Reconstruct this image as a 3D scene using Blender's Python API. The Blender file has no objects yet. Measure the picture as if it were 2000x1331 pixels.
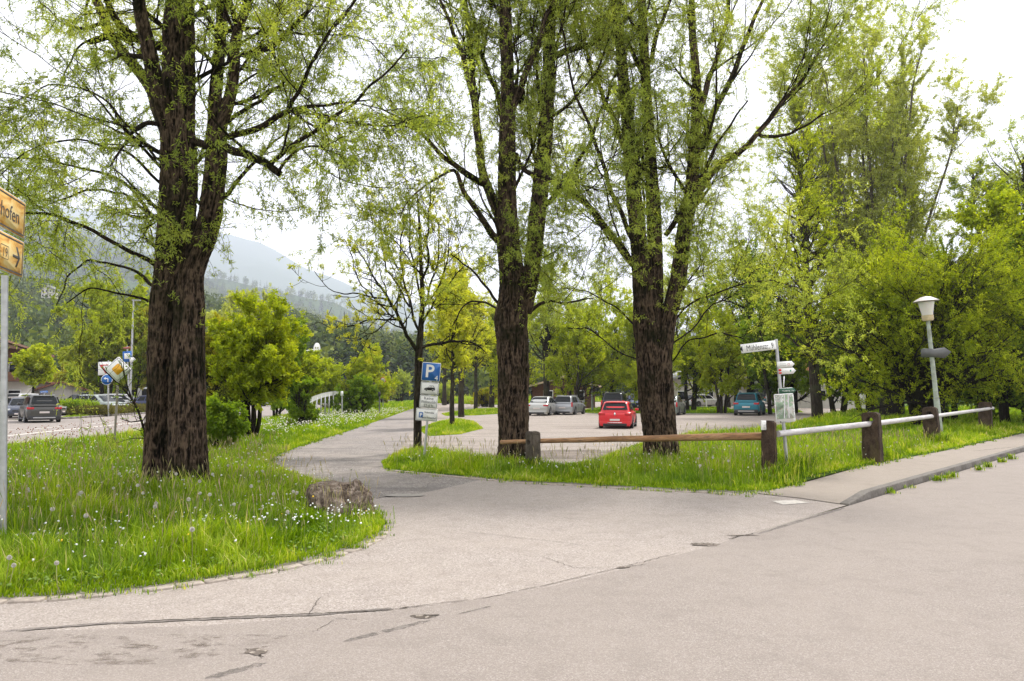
import bpy, bmesh, math, random
import numpy as np
from mathutils import Vector, Matrix
from mathutils.geometry import delaunay_2d_cdt

# ------------------------------------------------------------------ camera, sky, sun
F = 1444.0; CX, CY = 1000.0, 665.5; HOR = 770.0; EYE = 1.70
TH = math.atan((HOR - CY) / F); CT, ST = math.cos(TH), math.sin(TH)
scene = bpy.context.scene
C = scene.collection
cd = bpy.data.cameras.new("camera"); cam = bpy.data.objects.new("camera", cd); C.objects.link(cam)
cam.location = (0, 0, EYE); cam.rotation_euler = (math.pi / 2 + TH, 0, 0)
cd.sensor_width = 36.0; cd.lens = 36.0 * F / 2000.0; cd.clip_end = 20000; cd.clip_start = 0.05
scene.camera = cam
SUN_EL, SUN_AZ = math.radians(56), math.radians(38)      # azimuth clockwise from +Y
w = bpy.data.worlds.new("World"); scene.world = w; w.use_nodes = True
nt = w.node_tree; nt.nodes.clear()
wo = nt.nodes.new('ShaderNodeOutputWorld'); bg = nt.nodes.new('ShaderNodeBackground')
sky = nt.nodes.new('ShaderNodeTexSky'); sky.sky_type = 'NISHITA'; sky.sun_disc = False
sky.sun_elevation = SUN_EL; sky.sun_rotation = SUN_AZ
tc = nt.nodes.new('ShaderNodeTexCoord'); mp = nt.nodes.new('ShaderNodeMapping'); mp.inputs['Scale'].default_value = (1.2, 1.2, 3.2)
nz = nt.nodes.new('ShaderNodeTexNoise'); nz.inputs['Scale'].default_value = 1.6; nz.inputs['Detail'].default_value = 7
cr = nt.nodes.new('ShaderNodeValToRGB')
cr.color_ramp.elements[0].position = .3; cr.color_ramp.elements[0].color = (9.2, 9.3, 9.6, 1)
cr.color_ramp.elements[1].position = .62; cr.color_ramp.elements[1].color = (13.2, 13.0, 12.7, 1)
mx = nt.nodes.new('ShaderNodeMix'); mx.data_type = 'RGBA'; mx.inputs[0].default_value = .95
nt.links.new(tc.outputs['Generated'], mp.inputs[0]); nt.links.new(mp.outputs[0], nz.inputs['Vector'])
nt.links.new(nz.outputs['Fac'], cr.inputs[0]); nt.links.new(sky.outputs[0], mx.inputs[6]); nt.links.new(cr.outputs[0], mx.inputs[7])
nt.links.new(mx.outputs[2], bg.inputs[0]); bg.inputs[1].default_value = 0.092; nt.links.new(bg.outputs[0], wo.inputs[0])
sl = bpy.data.lights.new("sun", 'SUN'); sl.energy = 3.6; sl.angle = math.radians(6); sl.color = (1, .96, .9)
so = bpy.data.objects.new("sun", sl); C.objects.link(so); so.location = (0, 0, 60)
sv = Vector((math.sin(SUN_AZ) * math.cos(SUN_EL), math.cos(SUN_AZ) * math.cos(SUN_EL), math.sin(SUN_EL)))
so.rotation_euler = sv.to_track_quat('Z', 'Y').to_euler()
scene.view_settings.view_transform = 'Standard'; scene.view_settings.look = 'None'
scene.view_settings.exposure = 0.72; scene.view_settings.gamma = 1
cy = scene.cycles
cy.max_bounces = 6; cy.diffuse_bounces = 3; cy.glossy_bounces = 2; cy.transmission_bounces = 4; cy.volume_bounces = 1
cy.use_denoising = True; cy.sample_clamp_indirect = 6; cy.volume_step_rate = 5

# ------------------------------------------------------------------ helpers
def ray(px, py):
    x = (px - CX) / F; y = -(py - CY) / F
    return np.array([x, CT - y * ST, ST + y * CT])
def G(px, py, z=0.0):                       # photo pixel -> point on the level z
    d = ray(px, py); t = (z - EYE) / d[2]
    return np.array([d[0] * t, d[1] * t, z])
def PT(px, py, Y):                          # photo pixel -> point at distance Y
    d = ray(px, py); t = Y / d[1]
    return np.array([d[0] * t, Y, EYE + d[2] * t])
def pxm(Y): return F / Y
def sstep(a, b, x):
    t = np.clip((np.asarray(x, float) - a) / (b - a), 0, 1); return t * t * (3 - 2 * t)
# value noise -------------------------------------------------------------
_T = np.random.RandomState(5).rand(64, 64, 64)
def vn(p):
    p = np.asarray(p, float); i = np.floor(p).astype(int); f = p - i; f = f * f * (3 - 2 * f)
    r = 0
    for a in (0, 1):
        for b in (0, 1):
            for c in (0, 1):
                w_ = (f[..., 0] if a else 1 - f[..., 0]) * (f[..., 1] if b else 1 - f[..., 1]) * (f[..., 2] if c else 1 - f[..., 2])
                r = r + w_ * _T[(i[..., 0] + a) % 64, (i[..., 1] + b) % 64, (i[..., 2] + c) % 64]
    return r
def fbm(p, o=4):
    p = np.asarray(p, float); s = 0; a = .5; t = 0
    for k in range(o): s = s + a * vn(p * 2 ** k + 7.3 * k); t += a; a *= .5
    return s / t

def tag(o, label=None, cat=None, group=None, kind=None):
    if label: o['label'] = label
    if cat: o['category'] = cat
    if group: o['group'] = group
    if kind: o['kind'] = kind
    return o
def empty(name, loc, rz=0.0, label=None, cat=None, group=None):
    o = bpy.data.objects.new(name, None); C.objects.link(o); o.location = tuple(loc); o.rotation_euler = (0, 0, rz)
    o.empty_display_size = .2
    return tag(o, label, cat, group)
class MB:
    def __init__(s): s.V = []; s.Fc = []; s.n = 0; s.A = []; s.mi = []
    def add(s, V, faces, v=None, mi=0):
        V = np.asarray(V, float).reshape(-1, 3)
        s.V.append(V)
        fl = faces if isinstance(faces, list) else [faces]
        for f in fl:
            f = np.asarray(f, int)
            if f.ndim == 1: f = f[None]
            s.Fc.append(f + s.n); s.mi.append(mi)
        s.A.append(np.full(len(V), .5) if v is None else np.broadcast_to(v, len(V)).astype(float))
        s.n += len(V); return s
    def box(s, c, size, R=None, bev=0, mi=0):
        c = np.asarray(c, float); h = np.asarray(size, float) / 2
        if bev <= 0:
            V = np.array([[x, y, z] for x in (-1, 1) for y in (-1, 1) for z in (-1, 1)]) * h
            Fs = [[0, 1, 3, 2], [4, 6, 7, 5], [0, 4, 5, 1], [2, 3, 7, 6], [0, 2, 6, 4], [1, 5, 7, 3]]
            fl = [np.array(Fs)]
        else:
            bm = bmesh.new(); bmesh.ops.create_cube(bm, size=1)
            for v_ in bm.verts: v_.co = Vector((v_.co.x * 2 * h[0], v_.co.y * 2 * h[1], v_.co.z * 2 * h[2]))
            bmesh.ops.bevel(bm, geom=bm.edges[:], offset=bev, segments=2, affect='EDGES', profile=.6)
            V = np.array([v_.co[:] for v_ in bm.verts]); fl = [[v_.index for v_ in f.verts] for f in bm.faces]; bm.free()
        if R is not None: V = V @ np.asarray(R).T
        return s.add(V + c, fl, mi=mi)
    def tube(s, P, R, n=8, cap=True, mi=0, v=None):
        V, Q = tubes(np.asarray(P, float)[None], np.broadcast_to(np.asarray(R, float), (1, len(P))), n)
        fl = [Q]
        if cap: fl += [list(range(n))[::-1], list(range(len(V) - n, len(V)))]
        return s.add(V, fl, mi=mi, v=v)
    def prism(s, pts, a, b, T=None, mi=0):      # outline in XZ, thickness along Y from a to b
        n = len(pts); V = [(p[0], a, p[1]) for p in pts] + [(p[0], b, p[1]) for p in pts]
        V = np.array(V, float)
        fl = [list(range(n)), list(range(n, 2 * n))[::-1]] + [[i, i + n, (i + 1) % n + n, (i + 1) % n] for i in range(n)]
        if T is not None: V = V @ np.asarray(T)[:3, :3].T + np.asarray(T)[:3, 3]
        return s.add(V, fl, mi=mi)
    def lathe(s, prof, n=24, c=(0, 0, 0), mi=0):
        a = np.arange(n) / n * 2 * math.pi; m = len(prof)
        V = np.array([[r * math.cos(t), r * math.sin(t), z] for r, z in prof for t in a]) + np.asarray(c, float)
        fl = [[i * n + j, i * n + (j + 1) % n, (i + 1) * n + (j + 1) % n, (i + 1) * n + j] for i in range(m - 1) for j in range(n)]
        return s.add(V, [np.array(fl)], mi=mi)
    def mesh(s, name, mats, smooth=True, sharp=None, attr=False):
        me = bpy.data.meshes.new(name)
        V = np.concatenate(s.V) if s.V else np.zeros((0, 3))
        me.vertices.add(len(V)); me.vertices.foreach_set('co', V.astype(np.float32).ravel())
        lens = np.concatenate([np.full(len(f), f.shape[1]) for f in s.Fc]); idx = np.concatenate([f.ravel() for f in s.Fc])
        mi = np.concatenate([np.full(len(f), m) for f, m in zip(s.Fc, s.mi)])
        me.loops.add(len(idx)); me.loops.foreach_set('vertex_index', idx.astype(np.int32))
        me.polygons.add(len(lens)); st = np.concatenate([[0], np.cumsum(lens)[:-1]])
        me.polygons.foreach_set('loop_start', st.astype(np.int32)); me.polygons.foreach_set('loop_total', lens.astype(np.int32))
        if mi.any(): me.polygons.foreach_set('material_index', mi.astype(np.int32))
        me.update(calc_edges=True)
        if attr:
            a = me.attributes.new('v', 'FLOAT', 'POINT'); a.data.foreach_set('value', np.concatenate(s.A).astype(np.float32))
        for m in (mats if isinstance(mats, (list, tuple)) else [mats]): me.materials.append(m)
        if smooth:
            me.polygons.foreach_set('use_smooth', np.ones(len(lens), bool))
            if sharp is not None:
                me.set_sharp_from_angle(angle=math.radians(sharp))
        return me
    def build(s, name, mats, parent=None, smooth=True, sharp=35, attr=False):
        o = bpy.data.objects.new(name, s.mesh(name, mats, smooth, sharp, attr)); C.objects.link(o)
        if parent is not None: o.parent = parent
        return o
def tubes(P, R, n=5):
    """P[N,K,3], R[N,K] -> verts, quads of N tubes"""
    N, K, _ = P.shape
    T = np.gradient(P, axis=1); T /= np.linalg.norm(T, axis=2, keepdims=True) + 1e-9
    up = np.zeros_like(T); up[..., 2] = 1
    vert = np.abs(T[:, :1, 2]).mean(axis=1) > .75
    up[vert] = (0, 1, 0)
    A = np.cross(up, T); A /= np.linalg.norm(A, axis=2, keepdims=True) + 1e-9
    B = np.cross(T, A)
    a = np.arange(n) / n * 2 * math.pi
    V = P[:, :, None] + R[..., None, None] * (A[:, :, None] * np.cos(a)[None, None, :, None] + B[:, :, None] * np.sin(a)[None, None, :, None])
    i = np.arange(N)[:, None, None] * K * n + np.arange(K - 1)[None, :, None] * n
    j = np.arange(n)[None, None, :]; j2 = (j + 1) % n
    Q = np.stack([i + j, i + j2, i + n + j2, i + n + j], -1).reshape(-1, 4)
    return V.reshape(-1, 3), Q
def resample(pts, K, rad=None, smooth=True):
    pts = np.asarray(pts, float); d = np.concatenate([[0], np.cumsum(np.linalg.norm(np.diff(pts, axis=0), axis=1))])
    t = np.linspace(0, d[-1], K); X = np.stack([np.interp(t, d, pts[:, k]) for k in range(3)], -1)
    if smooth and K > 4:
        for _ in range(max(1, K // 8)): X[1:-1] = (X[:-2] + 2 * X[1:-1] + X[2:]) / 4
    if rad is None: return X
    return X, np.interp(t, d, rad)
def inpoly(P, poly):
    x, y = P[:, 0], P[:, 1]; r = np.zeros(len(P), bool); n = len(poly)
    for i in range(n):
        x0, y0 = poly[i][:2]; x1, y1 = poly[(i + 1) % n][:2]
        c = ((y0 > y) != (y1 > y)) & (x < (x1 - x0) * (y - y0) / (y1 - y0 + 1e-12) + x0); r ^= c
    return r
def edgedist(P, poly):
    d = np.full(len(P), 1e9); n = len(poly); P = P[:, :2]
    for i in range(n):
        a = np.array(poly[i][:2]); b = np.array(poly[(i + 1) % n][:2]); ab = b - a
        t = np.clip(((P - a) @ ab) / (ab @ ab + 1e-12), 0, 1)
        d = np.minimum(d, np.linalg.norm(P - (a + t[:, None] * ab), axis=1))
    return d
def rotz(a): return np.array([[math.cos(a), -math.sin(a), 0], [math.sin(a), math.cos(a), 0], [0, 0, 1]])

# ------------------------------------------------------------------ materials
MATS = {}
def newmat(name):
    m = bpy.data.materials.new(name); m.use_nodes = True; t = m.node_tree; t.nodes.clear()
    o = t.nodes.new('ShaderNodeOutputMaterial'); return m, t, o
def N(t, ty, **k):
    n = t.nodes.new(ty)
    for a, b in k.items():
        if a.startswith('i_'):
            key = a[2:]; key = int(key) if key.isdigit() else key.replace('_', ' ')
            n.inputs[key].default_value = b
        else: setattr(n, a, b)
    return n
def ramp(t, src, stops):
    r = t.nodes.new('ShaderNodeValToRGB'); e = r.color_ramp.elements
    while len(e) < len(stops): e.new(.5)
    for k, (p, c) in enumerate(stops):
        e[k].position = p; e[k].color = (*c, 1) if len(c) == 3 else c
    t.links.new(src, r.inputs[0]); return r.outputs[0]
def mixc(t, f, a, b, bt='MIX'):
    m = t.nodes.new('ShaderNodeMix'); m.data_type = 'RGBA'; m.blend_type = bt
    for i, v_ in ((0, f), (6, a), (7, b)):
        if isinstance(v_, (int, float)): m.inputs[i].default_value = v_
        elif isinstance(v_, tuple): m.inputs[i].default_value = (*v_, 1) if len(v_) == 3 else v_
        else: t.links.new(v_, m.inputs[i])
    return m.outputs[2]
def math_(t, op, a, b=0.0):
    m = t.nodes.new('ShaderNodeMath'); m.operation = op
    for i, v_ in ((0, a), (1, b)):
        if isinstance(v_, (int, float)): m.inputs[i].default_value = v_
        else: t.links.new(v_, m.inputs[i])
    return m.outputs[0]
def noise(t, scale, detail=4, rough=.55, vec=None, sc3=None, dist=0):
    n = N(t, 'ShaderNodeTexNoise'); n.inputs['Scale'].default_value = scale; n.inputs['Detail'].default_value = detail
    n.inputs['Roughness'].default_value = rough; n.inputs['Distortion'].default_value = dist
    if vec is None:
        vec = N(t, 'ShaderNodeTexCoord').outputs['Object']
    if sc3:
        mp_ = N(t, 'ShaderNodeMapping'); mp_.inputs['Scale'].default_value = sc3; t.links.new(vec, mp_.inputs[0]); vec = mp_.outputs[0]
    t.links.new(vec, n.inputs['Vector']); return n.outputs['Fac']
def surf(t, o, col, rough=.8, metal=0., bump=None, bs=.3, bd=.01, spec=.5, coat=0, alpha=None):
    p = N(t, 'ShaderNodeBsdfPrincipled')
    if isinstance(col, tuple): p.inputs['Base Color'].default_value = (*col, 1)
    else: t.links.new(col, p.inputs['Base Color'])
    if isinstance(rough, (int, float)): p.inputs['Roughness'].default_value = rough
    else: t.links.new(rough, p.inputs['Roughness'])
    p.inputs['Metallic'].default_value = metal; p.inputs['Specular IOR Level'].default_value = spec; p.inputs['Coat Weight'].default_value = coat
    if bump is not None:
        b = N(t, 'ShaderNodeBump'); b.inputs['Strength'].default_value = bs; b.inputs['Distance'].default_value = bd
        t.links.new(bump, b.inputs['Height']); t.links.new(b.outputs[0], p.inputs['Normal'])
    t.links.new(p.outputs[0], o.inputs[0]); return p
def simple(name, col, rough=.6, metal=0., var=.12, scale=8, spec=.5, coat=0, bs=.1, bd=.004):
    if name in MATS: return MATS[name]
    m, t, o = newmat(name); n = noise(t, scale, 5)
    a = tuple(c * (1 - var) for c in col); b = tuple(min(1, c * (1 + var)) for c in col)
    surf(t, o, ramp(t, n, [(.3, a), (.7, b)]), rough, metal, n, bs, bd, spec, coat); MATS[name] = m; return m
def leafmat(name, stops, trans=.45, rough=.5):
    m, t, o = newmat(name); a = N(t, 'ShaderNodeAttribute', attribute_name='v')
    c = ramp(t, a.outputs['Fac'], stops)
    d = N(t, 'ShaderNodeBsdfDiffuse'); t.links.new(c, d.inputs[0])
    tr = N(t, 'ShaderNodeBsdfTranslucent'); t.links.new(mixc(t, 1.0, c, (1.35, 1.3, .30), 'MULTIPLY'), tr.inputs[0])
    mi = N(t, 'ShaderNodeMixShader', i_0=trans); t.links.new(d.outputs[0], mi.inputs[1]); t.links.new(tr.outputs[0], mi.inputs[2])
    g = N(t, 'ShaderNodeBsdfGlossy'); g.inputs['Roughness'].default_value = rough; g.inputs[0].default_value = (.8, .8, .8, 1)
    m2 = N(t, 'ShaderNodeMixShader', i_0=.012); t.links.new(mi.outputs[0], m2.inputs[1]); t.links.new(g.outputs[0], m2.inputs[2])
    t.links.new(m2.outputs[0], o.inputs[0]); return m
def broken(name, col, sc, lo, hi, sc3=None, rough=.9):
    m, t, o = newmat(name); n = noise(t, sc, 7, .75, sc3=sc3); n2 = noise(t, sc * 6, 4, .7); p = surf(t, o, ramp(t, n2, [(.35, tuple(c * .7 for c in col)), (.65, tuple(c * 1.35 for c in col))]), rough, 0, n2, .5, .006, .2)
    tr = N(t, 'ShaderNodeBsdfTransparent'); mi = N(t, 'ShaderNodeMixShader'); f = ramp(t, n, [(lo, (0, 0, 0)), (hi, (1, 1, 1))]); t.links.new(f, mi.inputs[0]); t.links.new(tr.outputs[0], mi.inputs[1]); t.links.new(p.outputs[0], mi.inputs[2]); t.links.new(mi.outputs[0], o.inputs[0]); return m
def barkmat(name, dark, light, moss=(.05, .06, .02), mossamt=.5, sc=(9, 9, 1.3)):
    m, t, o = newmat(name); n0 = noise(t, 2.2, 6, .65, sc3=sc, dist=.5); at = N(t, 'ShaderNodeAttribute', attribute_name='v'); n1 = math_(t, 'ADD', math_(t, 'MULTIPLY', n0, .6), math_(t, 'MULTIPLY', at.outputs['Fac'], .4)); n2 = noise(t, 1.1, 4, .6); n3 = noise(t, 30, 3, .6)
    c = ramp(t, n1, [(.44, dark), (.54, tuple((a + b) / 3 for a, b in zip(dark, light))), (.66, light)])
    c = mixc(t, math_(t, 'MULTIPLY', ramp(t, n2, [(.5, (0, 0, 0)), (.62, (1, 1, 1))]), mossamt), c, moss)
    c = mixc(t, math_(t, 'MULTIPLY', ramp(t, n3, [(.68, (0, 0, 0)), (.74, (1, 1, 1))]), .30), c, (.30, .28, .24))
    surf(t, o, c, .95, 0, n1, 1.0, .05, .1); return m
# ------------------------------------------------------------------ ground
def hz(x, y):      # the pavement and the meadow on the right lie a step above the road
    d = edge_line(x, y)
    return .10 * sstep(-.02, .7, d) * sstep(5.0, 6.2, np.asarray(x, float))
K0 = G(1650, 988)[:2]; K1 = G(2000, 881)[:2]
_kd = (K1 - K0) / np.linalg.norm(K1 - K0); _kn = np.array([-_kd[1], _kd[0]])
def edge_line(x, y): return (np.asarray(x, float) - K0[0]) * _kn[0] + (np.asarray(y, float) - K0[1]) * _kn[1]
def sheet(name, poly, z, mat, step=1.0, kind='structure', zf=None, label=None, cat=None, taper=0, tz=0):
    poly = [tuple(p[:2]) for p in poly]; A = np.array(poly)
    dens = []
    for i in range(len(A)):
        a = A[i]; b = A[(i + 1) % len(A)]; k = max(1, int(np.linalg.norm(b - a) / max(step, np.linalg.norm(a) * .08)))
        for j in range(k): dens.append(a + (b - a) * j / k)
    nb = len(dens); mn, mxx = A.min(0), A.max(0)
    gs = max(step, (mxx - mn).max() / 70)
    X, Y = np.meshgrid(np.arange(mn[0], mxx[0], gs), np.arange(mn[1], mxx[1], gs)); Pi = np.stack([X.ravel(), Y.ravel()], -1)
    Pi = Pi[inpoly(Pi, poly)]
    if len(Pi): Pi = Pi[edgedist(Pi, poly) > gs * .35]
    pts = [Vector(p) for p in dens] + [Vector(p) for p in Pi]
    vs, es, fs, *_ = delaunay_2d_cdt(pts, [], [list(range(nb))], 1, 1e-5)
    V = np.array([[v[0], v[1], 0] for v in vs]); V[:, 2] = z + (zf(V[:, 0], V[:, 1]) if zf else 0)
    if taper:
        w_ = sstep(0, taper, edgedist(V, poly)); V[:, 2] = tz + (tz_f(V) if tz_f else 0) + (V[:, 2] - tz - (tz_f(V) if tz_f else 0)) * w_
    m = MB().add(V, [np.array([f for f in fs if len(f) == 3])]); o = m.build(name, mat, None, smooth=True, sharp=None)
    return tag(o, label, cat, None, kind)
tz_f = None
def gp(l): return [tuple(G(a, b)[:2]) for a, b in l]

def asphalt(name, base, lite, dark, chips=.5, patch=.25, coarse=110, pink=(.36, .30, .26), spotty=None):
    m, t, o = newmat(name)
    fine = noise(t, 420 * coarse / 110, 3, .7); med = noise(t, coarse, 4, .7); big = noise(t, .55, 5, .6); mid = noise(t, 3.0, 5, .65)
    vor = N(t, 'ShaderNodeTexVoronoi'); vor.inputs['Scale'].default_value = coarse * .8
    t.links.new(N(t, 'ShaderNodeTexCoord').outputs['Object'], vor.inputs['Vector'])
    cell = N(t, 'ShaderNodeSeparateColor'); t.links.new(vor.outputs['Color'], cell.inputs[0])
    c = ramp(t, cell.outputs[0], [(.0, dark), (.35, base), (.7, base), (.93, lite)])
    c = mixc(t, chips, base, c)
    c = mixc(t, math_(t, 'MULTIPLY', ramp(t, big, [(.42, (0, 0, 0)), (.62, (1, 1, 1))]), patch), c, pink)
    c = mixc(t, math_(t, 'MULTIPLY', ramp(t, mid, [(.48, (0, 0, 0)), (.68, (1, 1, 1))]), patch * .8), c, dark)
    if spotty:
        sp = noise(t, 1.3, 7, .75, sc3=spotty[1]); c = mixc(t, math_(t, 'MULTIPLY', ramp(t, sp, [(.5, (0, 0, 0)), (.64, (1, 1, 1))]), spotty[0]), c, spotty[2])
    h = math_(t, 'ADD', math_(t, 'MULTIPLY', fine, .5), math_(t, 'MULTIPLY', vor.outputs['Distance'], 1.0))
    surf(t, o, c, .92, 0, h, .35, .006, .25); return m
M_road = asphalt('road asphalt', (.243, .208, .184), (.38, .345, .315), (.15, .128, .113), .6, .3, 170, (.275, .237, .208), (.14, (.35, 1, 1), (.19, .16, .14)))
M_apron = asphalt('apron asphalt', (.30, .260, .232), (.44, .40, .37), (.15, .122, .105), .75, .3, 115, (.31, .265, .228))
M_gravel = asphalt('gravel asphalt', (.215, .188, .17), (.38, .35, .33), (.08, .07, .063), .95, .55, 60, (.30, .26, .23), (.65, (.16, .9, 1), (.12, .105, .095)))
M_lot = asphalt('parking gravel', (.27, .23, .198), (.42, .37, .33), (.14, .118, .10), .8, .4, 45, (.32, .275, .24), (.8, (.14, .9, 1), (.14, .115, .095)))
M_walk = asphalt('pavement asphalt', (.265, .225, .19), (.36, .32, .28), (.17, .14, .115), .5, .35, 150, (.26, .225, .19))
M_far = asphalt('main road asphalt', (.235, .205, .185), (.32, .29, .27), (.17, .15, .135), .4, .15, 80)
def soilmat():
    m, t, o = newmat('turf soil'); n = noise(t, .8, 6, .7); n2 = noise(t, 25, 4, .7)
    c = ramp(t, n2, [(.3, (.045, .075, .015)), (.6, (.09, .15, .03)), (.8, (.13, .17, .05))])
    c = mixc(t, math_(t, 'MULTIPLY', ramp(t, n, [(.6, (0, 0, 0)), (.75, (1, 1, 1))]), .4), c, (.12, .10, .05))
    surf(t, o, c, .95, 0, n2, .6, .03, .1); return m
M_turf = soilmat()
# layout of the place, traced as ground points
FR = [(-260, 1184), (-80, 1180), (60, 1172), (180, 1163), (300, 1150), (400, 1135), (480, 1122), (560, 1108), (640, 1088), (700, 1068), (738, 1050), (752, 1032), (745, 1012),
      (722, 992), (680, 968), (630, 950), (570, 930), (525, 905), (545, 890), (600, 868), (660, 850), (720, 830), (770, 812), (815, 796), (850, 788)]
MAINNEAR = [(900, 776), (760, 785), (690, 790), (640, 797), (560, 811), (480, 826), (400, 837), (280, 847), (160, 862), (20, 876), (-260, 900)]
VERGE_L = gp(FR + MAINNEAR)
VERGE_R_BACK = [(745, 905), (770, 890), (800, 880), (830, 878), (870, 884), (905, 896), (960, 902), (1030, 908), (1100, 914), (1160, 905), (1195, 890), (1240, 872), (1300, 866),
                (1360, 856), (1430, 850), (1500, 844), (1560, 828), (1600, 815), (1650, 806), (1760, 800), (2000, 796), (2600, 790)]
VERGE_R_FRONT = [(2600, 800), (2280, 808), (2000, 850), (1850, 886), (1740, 908), (1650, 928), (1560, 946), (1500, 961), (1440, 964), (1300, 958), (1150, 949), (1000, 941), (900, 931), (820, 923), (750, 918)]
VERGE_R = gp(VERGE_R_BACK + VERGE_R_FRONT)
ISL = [gp([(815, 838), (850, 826), (890, 820), (925, 824), (945, 838), (900, 849), (835, 853)]),
       gp([(862, 809), (900, 803), (960, 799), (1000, 799), (1000, 807), (930, 812), (870, 813)]),
       gp([(1130, 806), (1140, 801), (1170, 796), (1420, 796), (1430, 801), (1560, 801), (1570, 806), (1380, 808), (1250, 808), (1180, 809)])]
VERGE_BACK = gp([(850, 788), (1000, 792), (1040, 788), (1400, 780), (1640, 781), (2600, 777), (2600, 771.6), (800, 771.6), (800, 779)])
terrain = sheet('ground', [(-900, -40), (900, -40), (900, 1500), (-1400, 1500)], -.03, M_turf, 30)
lot = sheet('parking_lot', gp([(520, 912), (545, 890), (600, 868), (720, 830), (815, 796), (850, 787), (1000, 790), (1100, 786), (1640, 782), (1680, 800), (1640, 812), (1560, 850), (1300, 905), (1100, 940), (900, 936), (740, 925), (560, 935)]), .0, M_lot, 2)
grv = sheet('gravel_lane', gp([(515, 900), (545, 889), (600, 867), (680, 843), (760, 815), (800, 800), (838, 797), (800, 850), (775, 885), (742, 905), (745, 918), (975, 938), (980, 955), (860, 985), (700, 1000), (640, 960), (560, 930)]), .004, M_gravel, 1)
apr = sheet('apron', gp([(-400, 1225), (-400, 1150), (300, 1120), (640, 1060), (715, 975), (790, 972), (870, 955), (950, 936), (1150, 944), (1480, 958), (1560, 962), (1655, 988), (1560, 1016), (1480, 1040), (1380, 1072), (1220, 1114), (1080, 1148), (900, 1180), (700, 1204), (400, 1226), (0, 1240), (-400, 1250)]), .010, M_apron, .8)
road = sheet('road', [(-14, 1.2), (16, 1.2)] + gp([(2900, 1100), (2900, 800), (2300, 785), (2000, 884), (1655, 991), (1560, 1016), (1480, 1040), (1380, 1072), (1220, 1114), (1080, 1148), (900, 1180), (700, 1204), (400, 1226), (0, 1240), (-700, 1262)]), .015, M_road, .8)
walk = sheet('pavement', gp([(1478, 966), (1560, 948), (1650, 930), (1740, 910), (1850, 888), (2000, 852), (2280, 810), (2292, 790), (2000, 881), (1650, 988), (1560, 975)]), .02, M_walk, .5,
             zf=lambda x, y: .095 * sstep(-.05, .5, edge_line(x, y)) * sstep(5.6, 7.4, x) + .095 * sstep(6.4, 7.4, x) * (edge_line(x, y) > -.2) * (1 - sstep(-.05, .5, edge_line(x, y))))
main = sheet('main_road', gp([(900, 774.5), (760, 783), (690, 788), (640, 795), (560, 809), (480, 824), (400, 835), (280, 845), (160, 860), (20, 874), (-300, 900), (-900, 900), (-500, 812), (40, 821), (140, 818), (280, 808), (420, 798), (520, 790), (640, 781), (760, 775), (900, 772)]), .006, M_far, 4)
sheet('side_car_park', gp([(-500, 826), (-100, 823), (140, 816.5), (300, 805.5), (420, 796.5), (430, 786), (-600, 786)]), .002, M_far, 4)
ISLE = gp([(115, 817.6), (165, 810), (290, 802), (420, 795), (422, 797.5), (290, 807), (150, 817)])
sheet('island_ground', ISLE, .03, M_turf, 1, taper=.4, tz=-.004)
M_white = simple('worn white paint', (.50, .46, .41), .8, var=.25, scale=20)
def strip(name, pts, wid, z, mat, kind='structure', jit=0., seed=0):
    P = resample([list(p[:2]) + [z] for p in pts], max(4, int(12 * len(pts))), smooth=False); r = np.random.RandomState(seed)
    T = np.gradient(P, axis=0); T /= np.linalg.norm(T, axis=1, keepdims=True) + 1e-9; S = np.stack([-T[:, 1], T[:, 0], 0 * T[:, 0]], -1)
    P = P + S * (r.randn(len(P), 1) * jit); wv = np.broadcast_to(wid, len(P)) * (1 + (.6 * (r.rand(len(P)) - .5) if jit else 0)); wv = wv[:, None]
    if jit: wv = wv * (np.minimum(1, np.minimum(np.arange(len(P)), np.arange(len(P))[::-1]) / 4 + .15))[:, None]
    V = np.concatenate([P - S * wv / 2, P + S * wv / 2]); n = len(P); i = np.arange(n - 1)
    return MB().add(V, [np.stack([i, i + 1, i + n + 1, i + n], -1)]), (name, mat, kind)
def strips(name, lst, mat, z, jit=0., seed=0):
    m = MB()
    for k, (pts, wd) in enumerate(lst):
        s_, _ = strip(name, gp(pts), wd, z, mat, jit=jit, seed=seed + k); m.add(s_.V[0], [s_.Fc[0]])
    return tag(m.build(name, mat, None, sharp=None), kind='structure')
strips('road_marking', [([(-200, 866), (15, 852), (150, 838), (281, 825), (420, 814)], .3), ([(-60, 843), (60, 839), (120, 834)], .2), ([(165, 830), (240, 823)], .2)], M_white, .012)
M_crack = broken('dark crack', (.045, .036, .028), 5, .38, .48)
M_tar = broken('tar seam', (.16, .14, .125), 4, .36, .5)
strips('tar_seam', [([(-300, 1252), (0, 1238), (200, 1222), (400, 1213), (620, 1204), (800, 1190)], .05), ([(670, 1258), (740, 1241), (840, 1216)], .06), ([(1480, 1046), (1560, 1021), (1650, 994)], .07),
                    ([(400, 1331), (520, 1300)], .07), ([(890, 1205), (960, 1188)], .03)], M_tar, .0162, .002, 3)
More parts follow.
